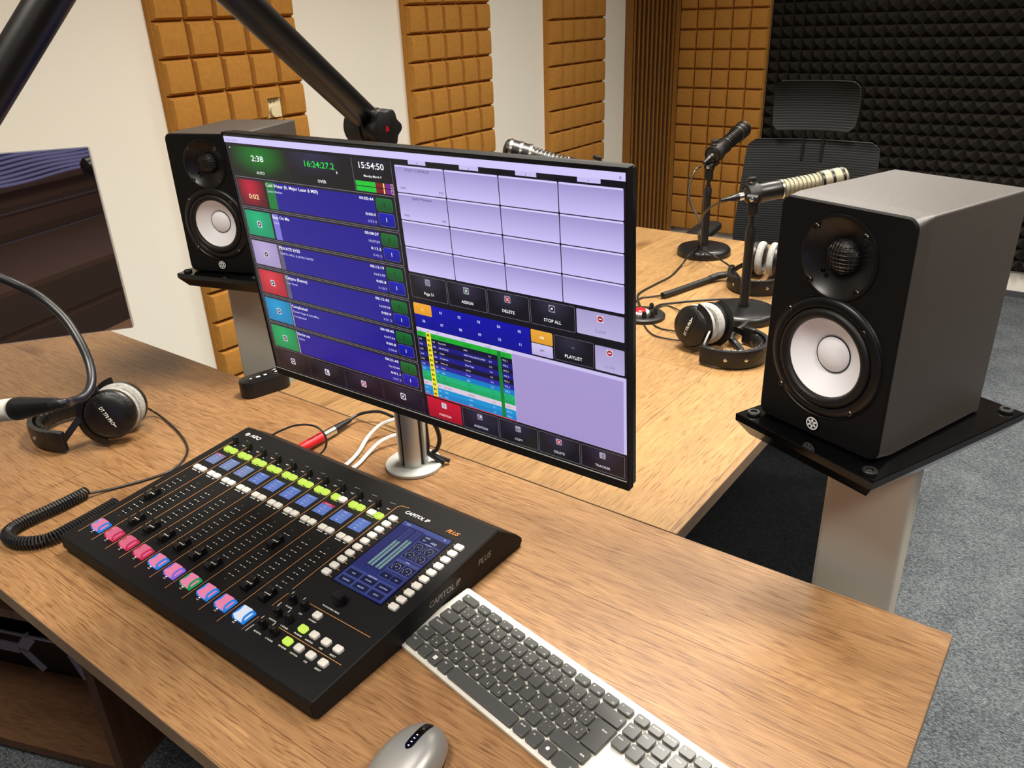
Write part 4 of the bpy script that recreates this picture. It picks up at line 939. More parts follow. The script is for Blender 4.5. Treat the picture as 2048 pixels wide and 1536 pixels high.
# ------------------------------------------------------------------ keyboard
KU = 0.01905
KB = thing('keyboard', 'silver computer keyboard with dark keys lying right of the console', 'keyboard', (-0.532, -0.3255, 0), -9.645)
KT = Matrix.Translation((0, 0, 0.0185)) @ Matrix.Rotation(math.radians(5.2), 4, 'X')
X0_, X1_, Y0_, Y1_ = -1.12*KU, 21.95*KU, -4.68*KU, 1.80*KU
b = MB(KT); b.rbox(((X0_+X1_)/2, (Y0_+Y1_)/2, -0.0065), (X1_-X0_, Y1_-Y0_, 0.0045), 0.004, 'kbbody', bev=0.0008); b.build('top_shell', KB)
b = MB(KT); b.rbox(((X0_+X1_)/2, (Y0_+Y1_)/2, -0.0092), (X1_-X0_-0.002, Y1_-Y0_-0.002, 0.0022), 0.004, 'rubber'); b.build('under_shell', KB)
b = MB()
for x in (0.02, 0.38): b.rbox((x, 0.022, 0.004), (0.05, 0.014, 0.008), 0.003, 'rubber')
b.build('rear_foot', KB)
keys = []   # (cx, cy, w, h, [(text, dx, dy, size)])
def addrow(s, x0, y, extra=None):
    for i, ch in enumerate(s): keys.append((x0 + i, y, 1.0, 1.0, [(ch, -0.22, 0.12, 0.0034)] + ((extra or {}).get(ch, []))))
num = '`1234567890-='; up = '~!@#$%^&*()_+'; lo = [';', '+', 'ľ', 'š', 'č', 'ť', 'ž', 'ý', 'á', 'í', 'é', '=', "'"]
for i, ch in enumerate(num): keys.append((i, 0, 1, 1, [(up[i], -0.22, 0.15, 0.0025), (ch, -0.22, -0.20, 0.0027), (lo[i], 0.18, -0.20, 0.0027)]))
addrow('QWERTYUIOP', 1.5, -1, {'E': [('€', 0.2, -0.22, 0.0028)], 'Y': [('Z', 0.2, -0.22, 0.0028)]})
keys.append((11.5, -1, 1, 1, [('{', -0.22, 0.14, 0.0026), ('[', -0.22, -0.2, 0.0026), ('/', 0.18, 0.14, 0.0026), ('ú', 0.18, -0.2, 0.0026)])); keys.append((12.5, -1, 1, 1, [('}', -0.22, 0.14, 0.0026), (']', -0.22, -0.2, 0.0026), ('(', 0.18, 0.14, 0.0026), ('ä', 0.18, -0.2, 0.0026)]))
addrow('ASDFGHJKL', 1.75, -2, {'F': [('[', 0.2, -0.22, 0.0028)], 'G': [(']', 0.2, -0.22, 0.0028)]})
keys.append((10.75, -2, 1, 1, [(':', -0.22, 0.14, 0.0026), (';', -0.22, -0.2, 0.0026), ('"', 0.18, 0.14, 0.0026), ('ô', 0.18, -0.2, 0.0026)])); keys.append((11.75, -2, 1, 1, [('"', -0.22, 0.14, 0.0026), ('!', 0.18, 0.14, 0.0026), ('§', 0.18, -0.2, 0.0026)])); keys.append((12.75, -2, 1, 1, [('|', -0.22, 0.14, 0.0026), (')', 0.18, 0.14, 0.0026), ('ň', 0.1, -0.2, 0.0026)]))
keys.append((1.25, -3, 1, 1, [('|', -0.22, 0.14, 0.0026), ('\\', -0.22, -0.2, 0.0026), ('&', 0.18, -0.2, 0.0026)]))
addrow('ZXCVBNM', 2.25, -3, {'Z': [('Y', 0.2, -0.22, 0.0028)], 'X': [('#', 0.2, -0.22, 0.0028)], 'C': [('&', 0.2, -0.22, 0.0028)], 'V': [('@', 0.2, -0.22, 0.0028)], 'B': [('{', 0.2, -0.22, 0.0028)], 'N': [('}', 0.2, -0.22, 0.0028)]})
for x, a, c in ((9.25, '<', '?'), (10.25, '>', ':'), (11.25, '?', '_')): keys.append((x, -3, 1, 1, [(a, -0.22, 0.14, 0.0026), (',.-'[int(x-9)], -0.22, -0.2, 0.0026), (c, 0.18, 0.14, 0.0026)]))
keys += [(13.5, 0, 2.0, 1, [('←', 0.75, 0.0, 0.0040)]), (0.25, -1, 1.5, 1, [('Tab', -0.42, 0.12, 0.0026)]), (0.38, -2, 1.75, 1, [('Caps Lock', -0.55, 0.14, 0.0022)]), (0.13, -3, 1.24, 1, [('Shift', -0.3, 0.12, 0.0024)]), (13.1, -3, 2.65, 1, [('Shift', 0.8, -0.1, 0.0026)])]
keys += [(0.20, -4, 1.25, 1, [('Ctrl', -0.3, 0.12, 0.0024)]), (1.34, -4, 1, 1, [('Fn', -0.22, 0.12, 0.0022)]), (2.34, -4, 1, 1, [('WIN', 0, 0, 0)]), (3.34, -4, 1, 1, [('Alt', -0.22, 0.12, 0.0024)]), (6.80, -4, 5.85, 1, []), (10.27, -4, 1, 1, [('Alt Gr', -0.25, 0.12, 0.0022)]), (11.30, -4, 1, 1, [('Fn', -0.22, 0.12, 0.0022)]), (12.33, -4, 1, 1, [('O', 0, 0, 0)]), (13.62, -4, 1.55, 1, [('Ctrl', 0.4, -0.1, 0.0026)])]
keys += [(0.25, 0.89, 1.45, 0.72, [('Esc', -0.45, 0.08, 0.0024)])]
fx = [1.65, 2.73, 3.82, 4.94, 6.14, 7.23, 8.33, 9.43, 10.62, 11.72, 12.83, 13.93]
for i, x in enumerate(fx): keys.append((x, 0.89, 1.08, 0.72, [(['»', '«', '+', 'o', '<', '>', '-', '=', '*', '#', 'o', '/'][i], -0.25, 0.06, 0.0026), ('F%d' % (i+1), 0.2, -0.18, 0.0019)]))
for i, (p, q_) in enumerate(((15.1, 'PrtScr'), (16.1, 'Scroll Lock'), (17.1, 'Pause Break'))): keys.append((p, 0.91, 1, 0.74, [(q_, -0.28, 0.06, 0.0018)]))
for i, s_ in enumerate(('Insert', 'Home', 'Page Up', 'Delete', 'End', 'Page Down')): keys.append((15.1 + i % 3, -(i // 3), 1, 1, [(s_, -0.30, 0.14, 0.0020)]))
for x, s_ in ((16.1, '▲'),): keys.append((x, -3, 1, 1, [('^', 0, 0, 0.003)]))
for i, s_ in enumerate('<v>'): keys.append((15.1 + i, -4, 1, 1, [(s_, 0, 0, 0.003)]))
for i in range(4): keys.append((18.2 + i, 0.91, 1, 0.74, [('CMX='[i], -0.2, 0.06, 0.0022)]))
for r, row in enumerate((['Num', '/', '*', '-'], ['7', '8', '9'], ['4', '5', '6'], ['1', '2', '3'])):
    for i, s_ in enumerate(row): keys.append((18.2 + i, -r, 1, 1, [(s_, -0.2, 0.1, 0.0028)]))
far = [(21.2, -1.5, 1, 2, []), (21.2, -3.5, 1, 2, []), (18.7, -4, 2, 1, []), (20.2, -4, 1, 1, [])]
KW = srgb('#e6e4dc')
def build_key(q, k_):
    cx, cy, w_, h_, tl = k_; g = 0.0026; X = TR((cx*KU, cy*KU, 0))
    W_, H_ = w_*KU - g, h_*KU - g
    q.rbox((0, 0, -0.0014), (W_, H_, 0.0055), 0.0022, 'key', bev=0.0007, X=X, n=3)
    zt = 0.00142
    for (s_, dx, dy, sz) in tl:
        o_ = Vector((cx*KU + dx*KU, cy*KU + dy*KU, zt))
        if s_ == 'WIN':
            for a in (-1, 1):
                for c in (-1, 1): q.quad(*[o_ + Vector((a*0.0014 + p, c*0.0014 + r_, 0)) for p, r_ in ((-0.0012, -0.0012), (0.0012, -0.0012), (0.0012, 0.0012), (-0.0012, 0.0012))], 'print', KW)
        elif s_ == 'O' and sz == 0: q.add([o_ + Vector((0.0022*math.cos(a), 0.0022*math.sin(a), 0)) for a in [2*math.pi*i/16 for i in range(16)]], [tuple(range(16))], 'print', KW)
        else: q.text(s_, o_, (1, 0, 0), (0, 1, 0), sz*1.25, 'print', KW, 'c' if len(s_) < 2 else 'l', True)
def vis(k_): return k_[0] < 20.7 and (k_[0] < 18.5 or k_[1] > -2.5)
keys.sort(key=lambda k_: (0 if vis(k_) else 1))
for k_ in keys[:99]:
    q = MB(KT); build_key(q, k_); q.build('key', KB, recalc=False, smooth=18)
q = MB(KT)
for k_ in keys[99:] + far: build_key(q, k_)
if q.v: tag(q.build('key', KB, recalc=False, smooth=18), kind='stuff')
# the stepped enter key
pts = [(12.62 + 0.45, -0.53), (14.47, -0.53), (14.47, -2.46), (13.32, -2.46), (13.32, -1.50), (13.07, -1.50)]
pts = [(x*KU, (y - 0.005)*KU) for x, y in pts]
cxx, cyy = 13.85*KU, -1.5*KU
def enter(i): return [(x + (i if x < cxx else -i), y + (i if (y < cyy - 0.001) else (-i if y > cyy + 0.001 else i))) for x, y in pts]
q = MB(KT); q.prism(enter, -0.00415, 0.00135, 'key', bev=0.0007); q.text('Enter', (14.0*KU, -1.1*KU, 0.00142), (1, 0, 0), (0, 1, 0), 0.0032, 'print', KW, 'c', True); q.build('key', KB, recalc=False, smooth=0)

# ------------------------------------------------------------------ mouse
MS = thing('computer_mouse', 'silver grey computer mouse with black scroll strip in front of the keyboard', 'mouse', (-0.4215, -0.5415, 0), 7)
def ms(u, v): # u -1..1 across, v -1..1 along (front = +)
    L_, W_, H_ = 0.0540, 0.0335, 0.0370
    return u, v
b = MB(); rings = []
nz, na = 10, 36
def outline(a, k_): # superellipse, a little wider at the back
    c, s_ = math.cos(a), math.sin(a); e = 2.35
    x = 0.0340 * math.copysign(abs(c)**(2/e), c); y = 0.0545 * math.copysign(abs(s_)**(2/e), s_)
    x *= 1.0 - 0.07 * (y / 0.0545)
    return x*k_, y*k_
for i in range(nz + 1):
    t_ = i / nz; k_ = math.cos(t_ * math.pi/2 * 0.985)**0.62; zz = 0.011 + 0.0255 * math.sin(t_ * math.pi/2)
    rings.append([(outline(2*math.pi*j/na, k_)[0], outline(2*math.pi*j/na, k_)[1] - 0.004*t_, zz) for j in range(na)])
b.loft(rings, 'silverplastic', (False, True)); b.build('shell', MS, smooth=60)
b = MB(); b.loft([[(outline(2*math.pi*j/na, k_)[0], outline(2*math.pi*j/na, k_)[1], z) for j in range(na)] for k_, z in ((0.90, 0.0), (0.97, 0.004), (0.985, 0.0112))], 'rubber'); b.build('skirt', MS, smooth=60)
def topz(x, y):
    lo_, hi_ = 0.0, 1.0
    for _ in range(30):
        m_ = (lo_ + hi_)/2; k_ = math.cos(m_*math.pi/2*0.985)**0.62; yy = y + 0.004*m_
        xx = x / (1.0 - 0.07 * (yy / 0.0545)); f_ = (abs(xx/0.0340)**2.35 + abs(yy/0.0545)**2.35)**(1/2.35)
        if f_ < k_: lo_ = m_
        else: hi_ = m_
    return 0.011 + 0.0255*math.sin(lo_*math.pi/2)
b = MB(); sec = []
for i in range(15):
    y = 0.048 - 0.047*i/14; hw = 0.0046 * min(1, math.sqrt(max(0.05, 1 - abs(i/7 - 1)**8)))
    sec.append([(x, y, topz(x, y) + 0.0005) for x in (-hw, -hw/2, 0, hw/2, hw)])
b.loft(sec, 'gloss', (False, False), closed=False); b.build('scroll_strip', MS, recalc=False)
b = MB()
X = Matrix.Translation((0, 0.034, topz(0, 0.034) - 0.0055)) @ Matrix.Rotation(math.radians(90), 4, 'Y')
b.lathe([(0.0060, -0.0024), (0.0074, -0.0018), (0.0076, 0), (0.0074, 0.0018), (0.0060, 0.0024)], 'rubber', X, 28, caps=(True, True)); b.build('scroll_wheel', MS)
b = MB()
for i in range(4): 
    y = 0.021 - 0.0052*i; z = topz(0, y) + 0.0009; b.add([(0.0011*math.cos(a), y + 0.0008*math.sin(a), z) for a in [2*math.pi*j/12 for j in range(12)]], [tuple(range(12))], 'print', WH)
b.build('dots', MS, recalc=False, smooth=0)

# ------------------------------------------------------------------ headphones
def make_headphones(label, loc, rz, sep=0.029, text_side=-1, swivel=0, tilt=0, a_=0.105, txt=(62, -1)):
    """lying on the table: band flat to -X, cups standing on their rims, axis along Y"""
    t = thing('headphones', label, 'headphones', loc, rz)
    R_c = 0.0475; zc = R_c + 0.0066
    bx, b_ = -0.080, 0.080; SW = TR((0, 0, 0), rz=swivel) @ Matrix.Translation((0, 0, zc)) @ Matrix.Rotation(math.radians(tilt), 4, 'X') @ Matrix.Translation((0, 0, -zc)); SI = SW
    arc = [(bx - a_*math.cos(th), b_*math.sin(th), 0.024) for th in [math.radians(-88 + 176*i/20) for i in range(21)]]
    b = MB(); b.tube(arc, 1.0, 'leather', k=2, sect=[(-0.0045, -0.019), (0.0045, -0.019), (0.006, -0.012), (0.006, 0.012), (0.0045, 0.019), (-0.0045, 0.019)]); band = b.build('headband', t, smooth=50)
    inn = [(bx - (a_-0.013)*math.cos(th), (b_-0.013)*math.sin(th), 0.024) for th in [math.radians(-80 + 160*i/28) for i in range(29)]]
    b = MB(); b.tube(inn, lambda u: (1.0 + 0.05*math.sin(u*90)) * min(1, 0.6 + 6*min(u, 1-u)), 'leather', k=3, sect=[(0.0085*math.cos(q), 0.0175*math.sin(q)) for q in [2*math.pi*i/12 for i in range(12)]]); b.build('band_pad', band)
    for s_ in (-1, 1):
        b = MB(); b.rbox((0, 0, 0), (0.034, 0.0135, 0.040), 0.004, 'black', bev=0.002, botbev=0.002, X=TR((bx + 0.004, s_*b_, 0.024), rz=s_*4)); br = b.build('slider_block', t)
        for q in (0, 1):
            b = MB(); th = math.radians(62 - 30*q); p = Vector((bx - (a_+0.0055)*math.cos(th), s_*(b_+0.0055)*math.sin(th), 0.024)); n_ = Vector((-math.cos(th)*b_, s_*math.sin(th)*a_, 0)).normalized()
            b.lathe([(0.0040, -0.001), (0.0040, 0.0012), (0.0025, 0.0022), (0.0001, 0.0024)], 'chrome', Matrix.Translation(p) @ frame(n_), 14); b.build('rivet', band)
        yc = s_*sep
        # yoke: strut from the slider, then a fork round the cup
        b = MB(); b.tube([(bx + 0.016, s_*b_, 0.024), tuple((Vector((bx + 0.016, s_*b_, 0.024)) + SW @ Vector((-(R_c+0.0045), s_*(sep+0.012), zc)))/2 + Vector((0, s_*0.006, -0.002))), tuple(SW @ Vector((-(R_c+0.0045), s_*(sep+0.012), zc)))], 1.0, 'black', sect=[(-0.002, -0.006), (0.002, -0.006), (0.002, 0.006), (-0.002, 0.006)])
        ring = [tuple(SW @ Vector((-(R_c+0.0045)*math.cos(q), s_*(sep+0.012), zc + (R_c+0.0045)*math.sin(q)))) for q in [math.radians(-78 + 156*i/18) for i in range(19)]]
        b.tube(ring, 1.0, 'black', k=2, sect=[(-0.0018, -0.006), (0.0018, -0.006), (0.0018, 0.006), (-0.0018, 0.006)]); b.build('yoke', t)
        X = Matrix(((1, 0, 0, 0), (0, 0, s_, yc), (0, -s_, 0, zc), (0, 0, 0, 1))) if s_ > 0 else Matrix(((1, 0, 0, 0), (0, 0, -1, yc), (0, 1, 0, zc), (0, 0, 0, 1)))
        X = SW @ X
        b = MB(); b.lathe([(R_c - 0.003, -0.002), (R_c, 0.0), (R_c, 0.009), (R_c - 0.003, 0.013), (R_c - 0.008, 0.0165), (0.030, 0.0205), (0.015, 0.0225), (0.0002, 0.0228)], 'black', X, 44, caps=(True, False)); cup = b.build('ear_cup', t)
        b = MB(); b.lathe([(R_c - 0.0018, 0.0125), (R_c - 0.0045, 0.0155), (R_c - 0.009, 0.0172), (R_c - 0.010, 0.0164)], 'leather', X, 44); b.build('cup_rim', cup, recalc=False)
        if s_ == text_side:
            b = MB(); o_ = lambda u, v: X @ Vector((u, v, 0.0235 - 2.6*(u*u+v*v) if u*u+v*v < 0.0014 else 0.0198))
            pts = []; ang = math.radians(txt[0]); ca, sa = math.cos(ang), math.sin(ang)
            for v_ in (-1, 1): pts.append([X @ Vector((ca*l_ - sa*v_*0.0075, sa*l_ + ca*v_*0.0075, 0.0236 - 3.3*l_*l_)) for l_ in [-0.037 + 0.074*i/10 for i in range(11)]])
            b.loft([pts[0], pts[1]], 'leather', (False, False), closed=False)
            def pt(l_, v_): return X @ Vector((ca*l_ - sa*v_, sa*l_ + ca*v_, 0.0240 - 3.3*l_*l_))
            vs, fs = text2d('DT 770 PRO', True); sgn = txt[1]; wid = max(v[0] for v in vs); k_ = 0.040 / wid
            b.add([pt(sgn*(-0.021 + v[0]*k_), sgn*(v[1]*0.0095 - 0.0032)) for v in vs], fs, 'print', srgb('#f0efe8'))
            b.add([pt(sgn*(0.017 + q[0]), sgn*q[1]) for q in ((0, -0.0008), (0.008, -0.0008), (0.008, 0.0012), (0, 0.0012))], [(0, 1, 2, 3)], 'print', srgb('#f0efe8'))
            b.build('name_bar', cup, recalc=False, smooth=0)
        # velour cushion, towards the other cup
        b = MB(); b.lathe([(0.026, -0.002), (0.0445, -0.002), (0.0475, -0.006), (0.0482, -0.011), (0.0465, -0.0165), (0.041, -0.0205), (0.034, -0.0205), (0.028, -0.016), (0.026, -0.009), (0.026, -0.002)], 'greypad', X, 44); b.build('ear_cushion', t, recalc=True)
        b = MB(); b.lathe([(0.0262, -0.004), (0.0001, -0.004)], 'rubber', X, 30); b.build('driver_cover', t, recalc=False)
    return t
make_headphones('headphones with pale cushions lying left of the mixing console', (-1.413, -0.297, 0), 26, swivel=20, tilt=-12, txt=(118, -1), a_=0.095)
make_headphones('headphones with pale cushions lying on the table between the monitor and the right loudspeaker', (-0.660, 0.699, 0), 168, text_side=1, swivel=0, tilt=8, a_=0.080, txt=(72, -1))
make_headphones('headphones behind the second microphone stand, cushions edge-on, far from the camera', (-0.722, 1.275, 0), 97, sep=0.027)

# ------------------------------------------------------------------ microphones on table stands
def table_stand(label, loc, h_, tilt_dir, clip=True):
    t = thing('microphone_stand', label, 'microphone stand', loc)
    b = MB(); b.lathe([(0.0005, 0.0), (0.081, 0.0), (0.083, 0.002), (0.083, 0.013), (0.0815, 0.019), (0.077, 0.024), (0.070, 0.0265), (0.050, 0.0285), (0.014, 0.030), (0.0005, 0.030)], 'black', n=56); b.build('base', t, smooth=35)
    b = MB(); b.lathe([(0.013, 0.029), (0.013, 0.038), (0.0115, 0.041), (0.0112, h_*0.60), (0.0118, h_*0.60), (0.0118, h_*0.70), (0.0085, h_*0.72), (0.0085, h_*0.74)], 'boom', n=24, caps=(True, True)); b.build('lower_tube', t)
    b = MB(); b.lathe([(0.0062, h_*0.72), (0.0062, h_ - 0.055)], 'boom', n=16, caps=(True, True)); b.build('upper_rod', t)
    b = MB(); b.rbox((0, 0, h_ - 0.036), (0.022, 0.018, 0.046), 0.004, 'black', bev=0.002, botbev=0.002)
    b.cyl((-0.013, 0, h_ - 0.020), (0.013, 0, h_ - 0.020), 0.011, 'black'); b.build('swivel', t)
    b = MB(); b.lathe([(0.0052, 0), (0.0052, 0.003), (0.0030, 0.004), (0.0001, 0.004)], 'chrome', Matrix.Translation((0, -0.009, h_ - 0.020)) @ frame((0, -1, 0)), 14); b.build('swivel_screw', t)
    return t
def make_mic(label, tail, head, sil=False, knob=True):
    """end-address broadcast microphone from the cable end to the grille"""
    tail, head = Vector(tail), Vector(head); L_ = (head - tail).length
    t = thing('microphone', label, 'microphone', tuple(tail)); X = frame(head - tail)
    body, ringm, grm = ('boom', 'black', 'screw') if not sil else ('boom', 'black', 'mesh')
    b = MB(X); b.lathe([(0.0002, 0.0), (0.0125, 0.0), (0.0215, 0.006), (0.0235, 0.012), (0.0235, L_*0.34), (0.0225, L_*0.35)], body, n=36); b.build('body', t)
    b = MB(X); b.lathe([(0.0245, L_*0.345), (0.0245, L_*0.36), (0.0225, L_*0.362)], 'chrome', n=36); b.build('collar', t, recalc=False)
    b = MB(X); pr = []; z = L_*0.36; n_ = 9; st = L_*0.36/n_
    for i in range(n_): pr += [(0.0190, z + st*i), (0.0190, z + st*(i+0.42)), (0.0222, z + st*(i+0.46)), (0.0222, z + st*(i+0.96))]
    b.lathe(pr, grm if sil else 'black', n=36); o = b.build('vent_section', t, recalc=False, smooth=20)
    if not sil:
        b = MB(X)
        for i in range(n_): b.lathe([(0.0224, z + st*(i+0.55)), (0.0226, z + st*(i+0.7)), (0.0224, z + st*(i+0.85))], 'screw', n=36)
        b.build('vent_ring', o, recalc=False)
    z0 = L_*0.72
    b = MB(X); b.lathe([(0.0222, z0), (0.0258, z0 + 0.002), (0.0262, z0 + 0.006), (0.0255, z0 + 0.008), (0.0250, z0 + 0.008), (0.0250, L_*0.82), (0.0262, L_*0.825), (0.0262, L_*0.84), (0.0250, L_*0.845), (0.0250, L_*0.92), (0.0262, L_*0.925), (0.0262, L_*0.94), (0.0245, L_*0.945), (0.022, L_*0.975), (0.015, L_*0.992), (0.0003, L_)], 'mesh' if sil else 'boom', n=36)
    o = b.build('grille_head', t, smooth=25)
    b = MB(X)
    for q in (0.735, 0.832, 0.932): b.lathe([(0.0264, L_*q - 0.0035), (0.0268, L_*q), (0.0264, L_*q + 0.0035)], 'chrome' if not sil else 'black', n=36)
    b.build('head_ring', o, recalc=False)
    # clamp round the body with its knob, and the XLR plug
    b = MB(X); b.lathe([(0.0238, L_*0.02), (0.0275, L_*0.03), (0.0275, L_*0.13), (0.0238, L_*0.14)], 'rubber', n=32); b.rbox((0, -0.026, L_*0.08), (0.020, 0.022, 0.020), 0.004, 'rubber', bev=0.002, botbev=0.002); b.build('clamp', t)
    b = MB(X); b.cyl((0, 0.026, L_*0.08), (0, 0.036, L_*0.08), 0.0045, 'chrome'); b.lathe([(0.0105, 0), (0.0110, 0.003), (0.0105, 0.008), (0.0001, 0.009)], 'rubber', Matrix.Translation((0, 0.034, L_*0.08)) @ frame((0, 1, 0)), 12); b.build('clamp_knob', t)
    b = MB(X); b.lathe([(0.0003, -0.062), (0.0042, -0.060), (0.0055, -0.040), (0.0092, -0.026), (0.0098, -0.022), (0.0098, 0.0), (0.0003, 0.0)], 'black', n=24); b.build('plug', t)
    b = MB(X); b.lathe([(0.0099, -0.014), (0.0100, -0.008), (0.0099, -0.002)], 'chrome', n=24); b.build('plug_ring', t, recalc=False)
    return t
A1 = Vector((-0.972, 1.406, 0))
table_stand('round-based microphone stand farthest from the camera, by the empty chair', tuple(A1), 0.292, 0)
h1t, h1h = Vector((-0.9745,1.4248,0.3000)), Vector((-0.9763,1.6764,0.3517))
make_mic('black microphone with bright rings, tilted up on the farther table stand', h1t, h1h)
A2 = Vector((-0.651, 0.931, 0))
table_stand('round-based microphone stand just left of the right loudspeaker', tuple(A2), 0.318, 0)
make_mic('microphone with a champagne metal grille, partly hidden by the right loudspeaker', Vector((-0.7050,1.0102,0.2845)), Vector((-0.5162,1.2017,0.3166)), sil=True)
A3 = Vector((-0.9619,0.7215,0.3647)); A3.z = 0
table_stand('round-based microphone stand hidden behind the monitor', tuple(A3), 0.355, 0)
make_mic('black microphone whose ribbed head peeks over the top edge of the monitor', Vector((-0.9517,0.7273,0.3611)), Vector((-1.1381,0.5983,0.4320)))

# ------------------------------------------------------------------ cables, grommet box, tube
def cable(name, label, pts, r=0.0024, m='cable', cat='cable', k=8, n=8):
    p0 = Vector(pts[0]); b = MB(); b.tube([Vector(p) for p in pts], r, m, n=n, k=k); return tag(b.build(name, base=(p0.x, p0.y, min(p[2] for p in pts) - r)), label, cat)
cable('microphone_cable', 'thin black cable drooping from the farther table microphone', [(-0.9771,1.3553,0.2798), (-0.9793,1.3228,0.2747),(-0.9833,1.2988,0.2391),(-0.9759,1.2816,0.2004),(-0.9557,1.2771,0.1664),(-0.9336,1.2671,0.1442),(-0.9074,1.2226,0.1055),(-0.9485,1.3374,0.0360),(-0.8862,1.2849,0.0360),(-0.8439,1.2892,0.0150),(-0.7362,1.1067,0.0450),(-0.7007,1.0390,0.0500)], 0.0028)
cable('microphone_cable', 'thin black cable arching down from the microphone with the champagne metal grille', [(-0.7382,0.9791,0.2747), (-0.7611,0.9975,0.2650),(-0.7951,1.0292,0.2450),(-0.8321,1.0666,0.2149),(-0.8586,1.1083,0.1786),(-0.8796,1.1482,0.1320),(-0.9707,1.3640,0.0360),(-0.9583,1.2702,0.0340),(-0.9688,1.2440,0.0080),(-0.9529,1.1392,0.0030),(-0.9558,1.0509,0.0030),(-0.9572,0.9644,0.0040),(-0.9398,0.9121,0.0080),(-0.8945,0.8420,0.0120),(-0.8600,0.7883,0.0160)], 0.0028)
b = MB(); b.tube([(-0.8856,0.9521,0.0100),(-0.8718,0.9994,0.0100),(-0.8548,1.0700,0.0100),(-0.8341,1.1432,0.0120)], 0.0085, 'rubber', n=12); b.tube([(-0.8341,1.1432,0.0120),(-0.8184,1.1756,0.0160),(-0.7814,1.1860,0.0220)], 0.0100, 'rubber', n=12)
tag(b.build('rubber_tube', base=((-0.8965,0.9745,0.0015))), 'black rubber tube lying on the table in front of the farther microphone stand', 'tube')
cable('audio_cable', 'thin cable running from the black rubber tube back behind the monitor', [(-0.8848,0.9477,0.0100),(-0.9052,0.9559,0.0040),(-0.9235,0.9387,0.0030),(-0.9349,0.9175,0.0030),(-0.9296,0.8688,0.0030),(-0.9209,0.7842,0.0030)], 0.0022)
cable('audio_cable', 'thin cable passing in front of the rubber tube towards the nearer microphone stand', [(-0.8445,0.8127,0.0140),(-0.8561,0.8517,0.0120),(-0.8635,0.9006,0.0040),(-0.8454,0.9286,0.0030),(-0.7956,0.9817,0.0030),(-0.7399,1.0292,0.0030),(-0.7112,1.0276,0.0030),(-0.6862,0.9934,0.0040)], 0.0026)
cable('headphone_cable', 'thin cable from the grommet box dipping low to the ear cup of the middle headphones', [(-0.8505,0.8353,0.0140),(-0.8592,0.8166,0.0100),(-0.8592,0.7958,0.0030),(-0.8346,0.7524,0.0030),(-0.8028,0.7158,0.0030),(-0.7723,0.6960,0.0030),(-0.7280,0.6941,0.0040),(-0.6991,0.6951,0.0060)], 0.0018)
cable('headphone_cable', 'thin cable bending from the grommet box to the lower ear cup of the middle headphones', [(-0.8458,0.7778,0.0140),(-0.8339,0.7827,0.0040),(-0.8067,0.7572,0.0030),(-0.7848,0.7466,0.0030),(-0.7571,0.7448,0.0040),(-0.7219,0.7368,0.0100)], 0.0018)
cable('headphone_cable', 'thin cable looping from the grommet box over to the cushions of the middle headphones', [(-0.8339,0.7765,0.0140),(-0.8507,0.8305,0.0100),(-0.8590,0.8805,0.0040),(-0.8500,0.9028,0.0030),(-0.8275,0.8982,0.0030),(-0.7786,0.8546,0.0120),(-0.7209,0.7705,0.0300)], 0.0018)
b = MB(); b.coil([(-0.7042,0.9125,0.0120),(-0.7078,0.9588,0.0120),(-0.6920,0.9728,0.0120),(-0.6667,0.9701,0.0120),(-0.6382,0.9352,0.0120),(-0.6189,0.8804,0.0120),(-0.6116,0.8271,0.0140),(-0.6105,0.7813,0.0180),(-0.6072,0.7505,0.0140),(-0.5825,0.7269,0.0100),(-0.5613,0.6983,0.0100),(-0.5549,0.6713,0.0090),(-0.5671,0.6504,0.0090)], 0.0066, 0.0017, 0.0040, 'cable')
tag(b.build('coiled_cable', base=((-0.7130,0.9345,0.0035))), 'coiled black cable curled among the middle headphones', 'cable')
g = Vector((-0.862, 0.800, 0))
t = thing('cable_grommet_box', 'round black connection box with red and white centre, on the far table', 'connection box', tuple(g))
b = MB(); b.lathe([(0.0005, 0), (0.052, 0), (0.055, 0.003), (0.055, 0.009), (0.051, 0.0125), (0.0005, 0.0130)], 'rubber', n=44); b.build('housing', t)
b = MB(); b.lathe([(0.023, 0.0128), (0.023, 0.0165), (0.015, 0.0170)], 'white', TR((-0.008, -0.002, 0)), 28); b.build('white_ring', t, recalc=False)
b = MB(); b.lathe([(0.0150, 0.014), (0.0150, 0.0200), (0.012, 0.0225), (0.0002, 0.0230)], 'red', TR((-0.008, -0.002, 0)), 16); b.build('red_button', t)
for i, (x, y) in enumerate(((0.030, 0.006), (0.018, -0.030), (0.034, -0.016), (0.004, 0.036))):
    b = MB(); b.lathe([(0.006, 0.012), (0.006, 0.024), (0.004, 0.028), (0.0001, 0.028)], 'black', TR((x, y, 0)), 14); b.build('jack_plug', t)
b = MB(); b.tube([(-0.020, -0.034, 0.014), (-0.016, -0.050, 0.012), (-0.012, -0.068, 0.006), (-0.020, -0.090, 0.004)], 0.003, 'cable'); b.build('short_lead', t)

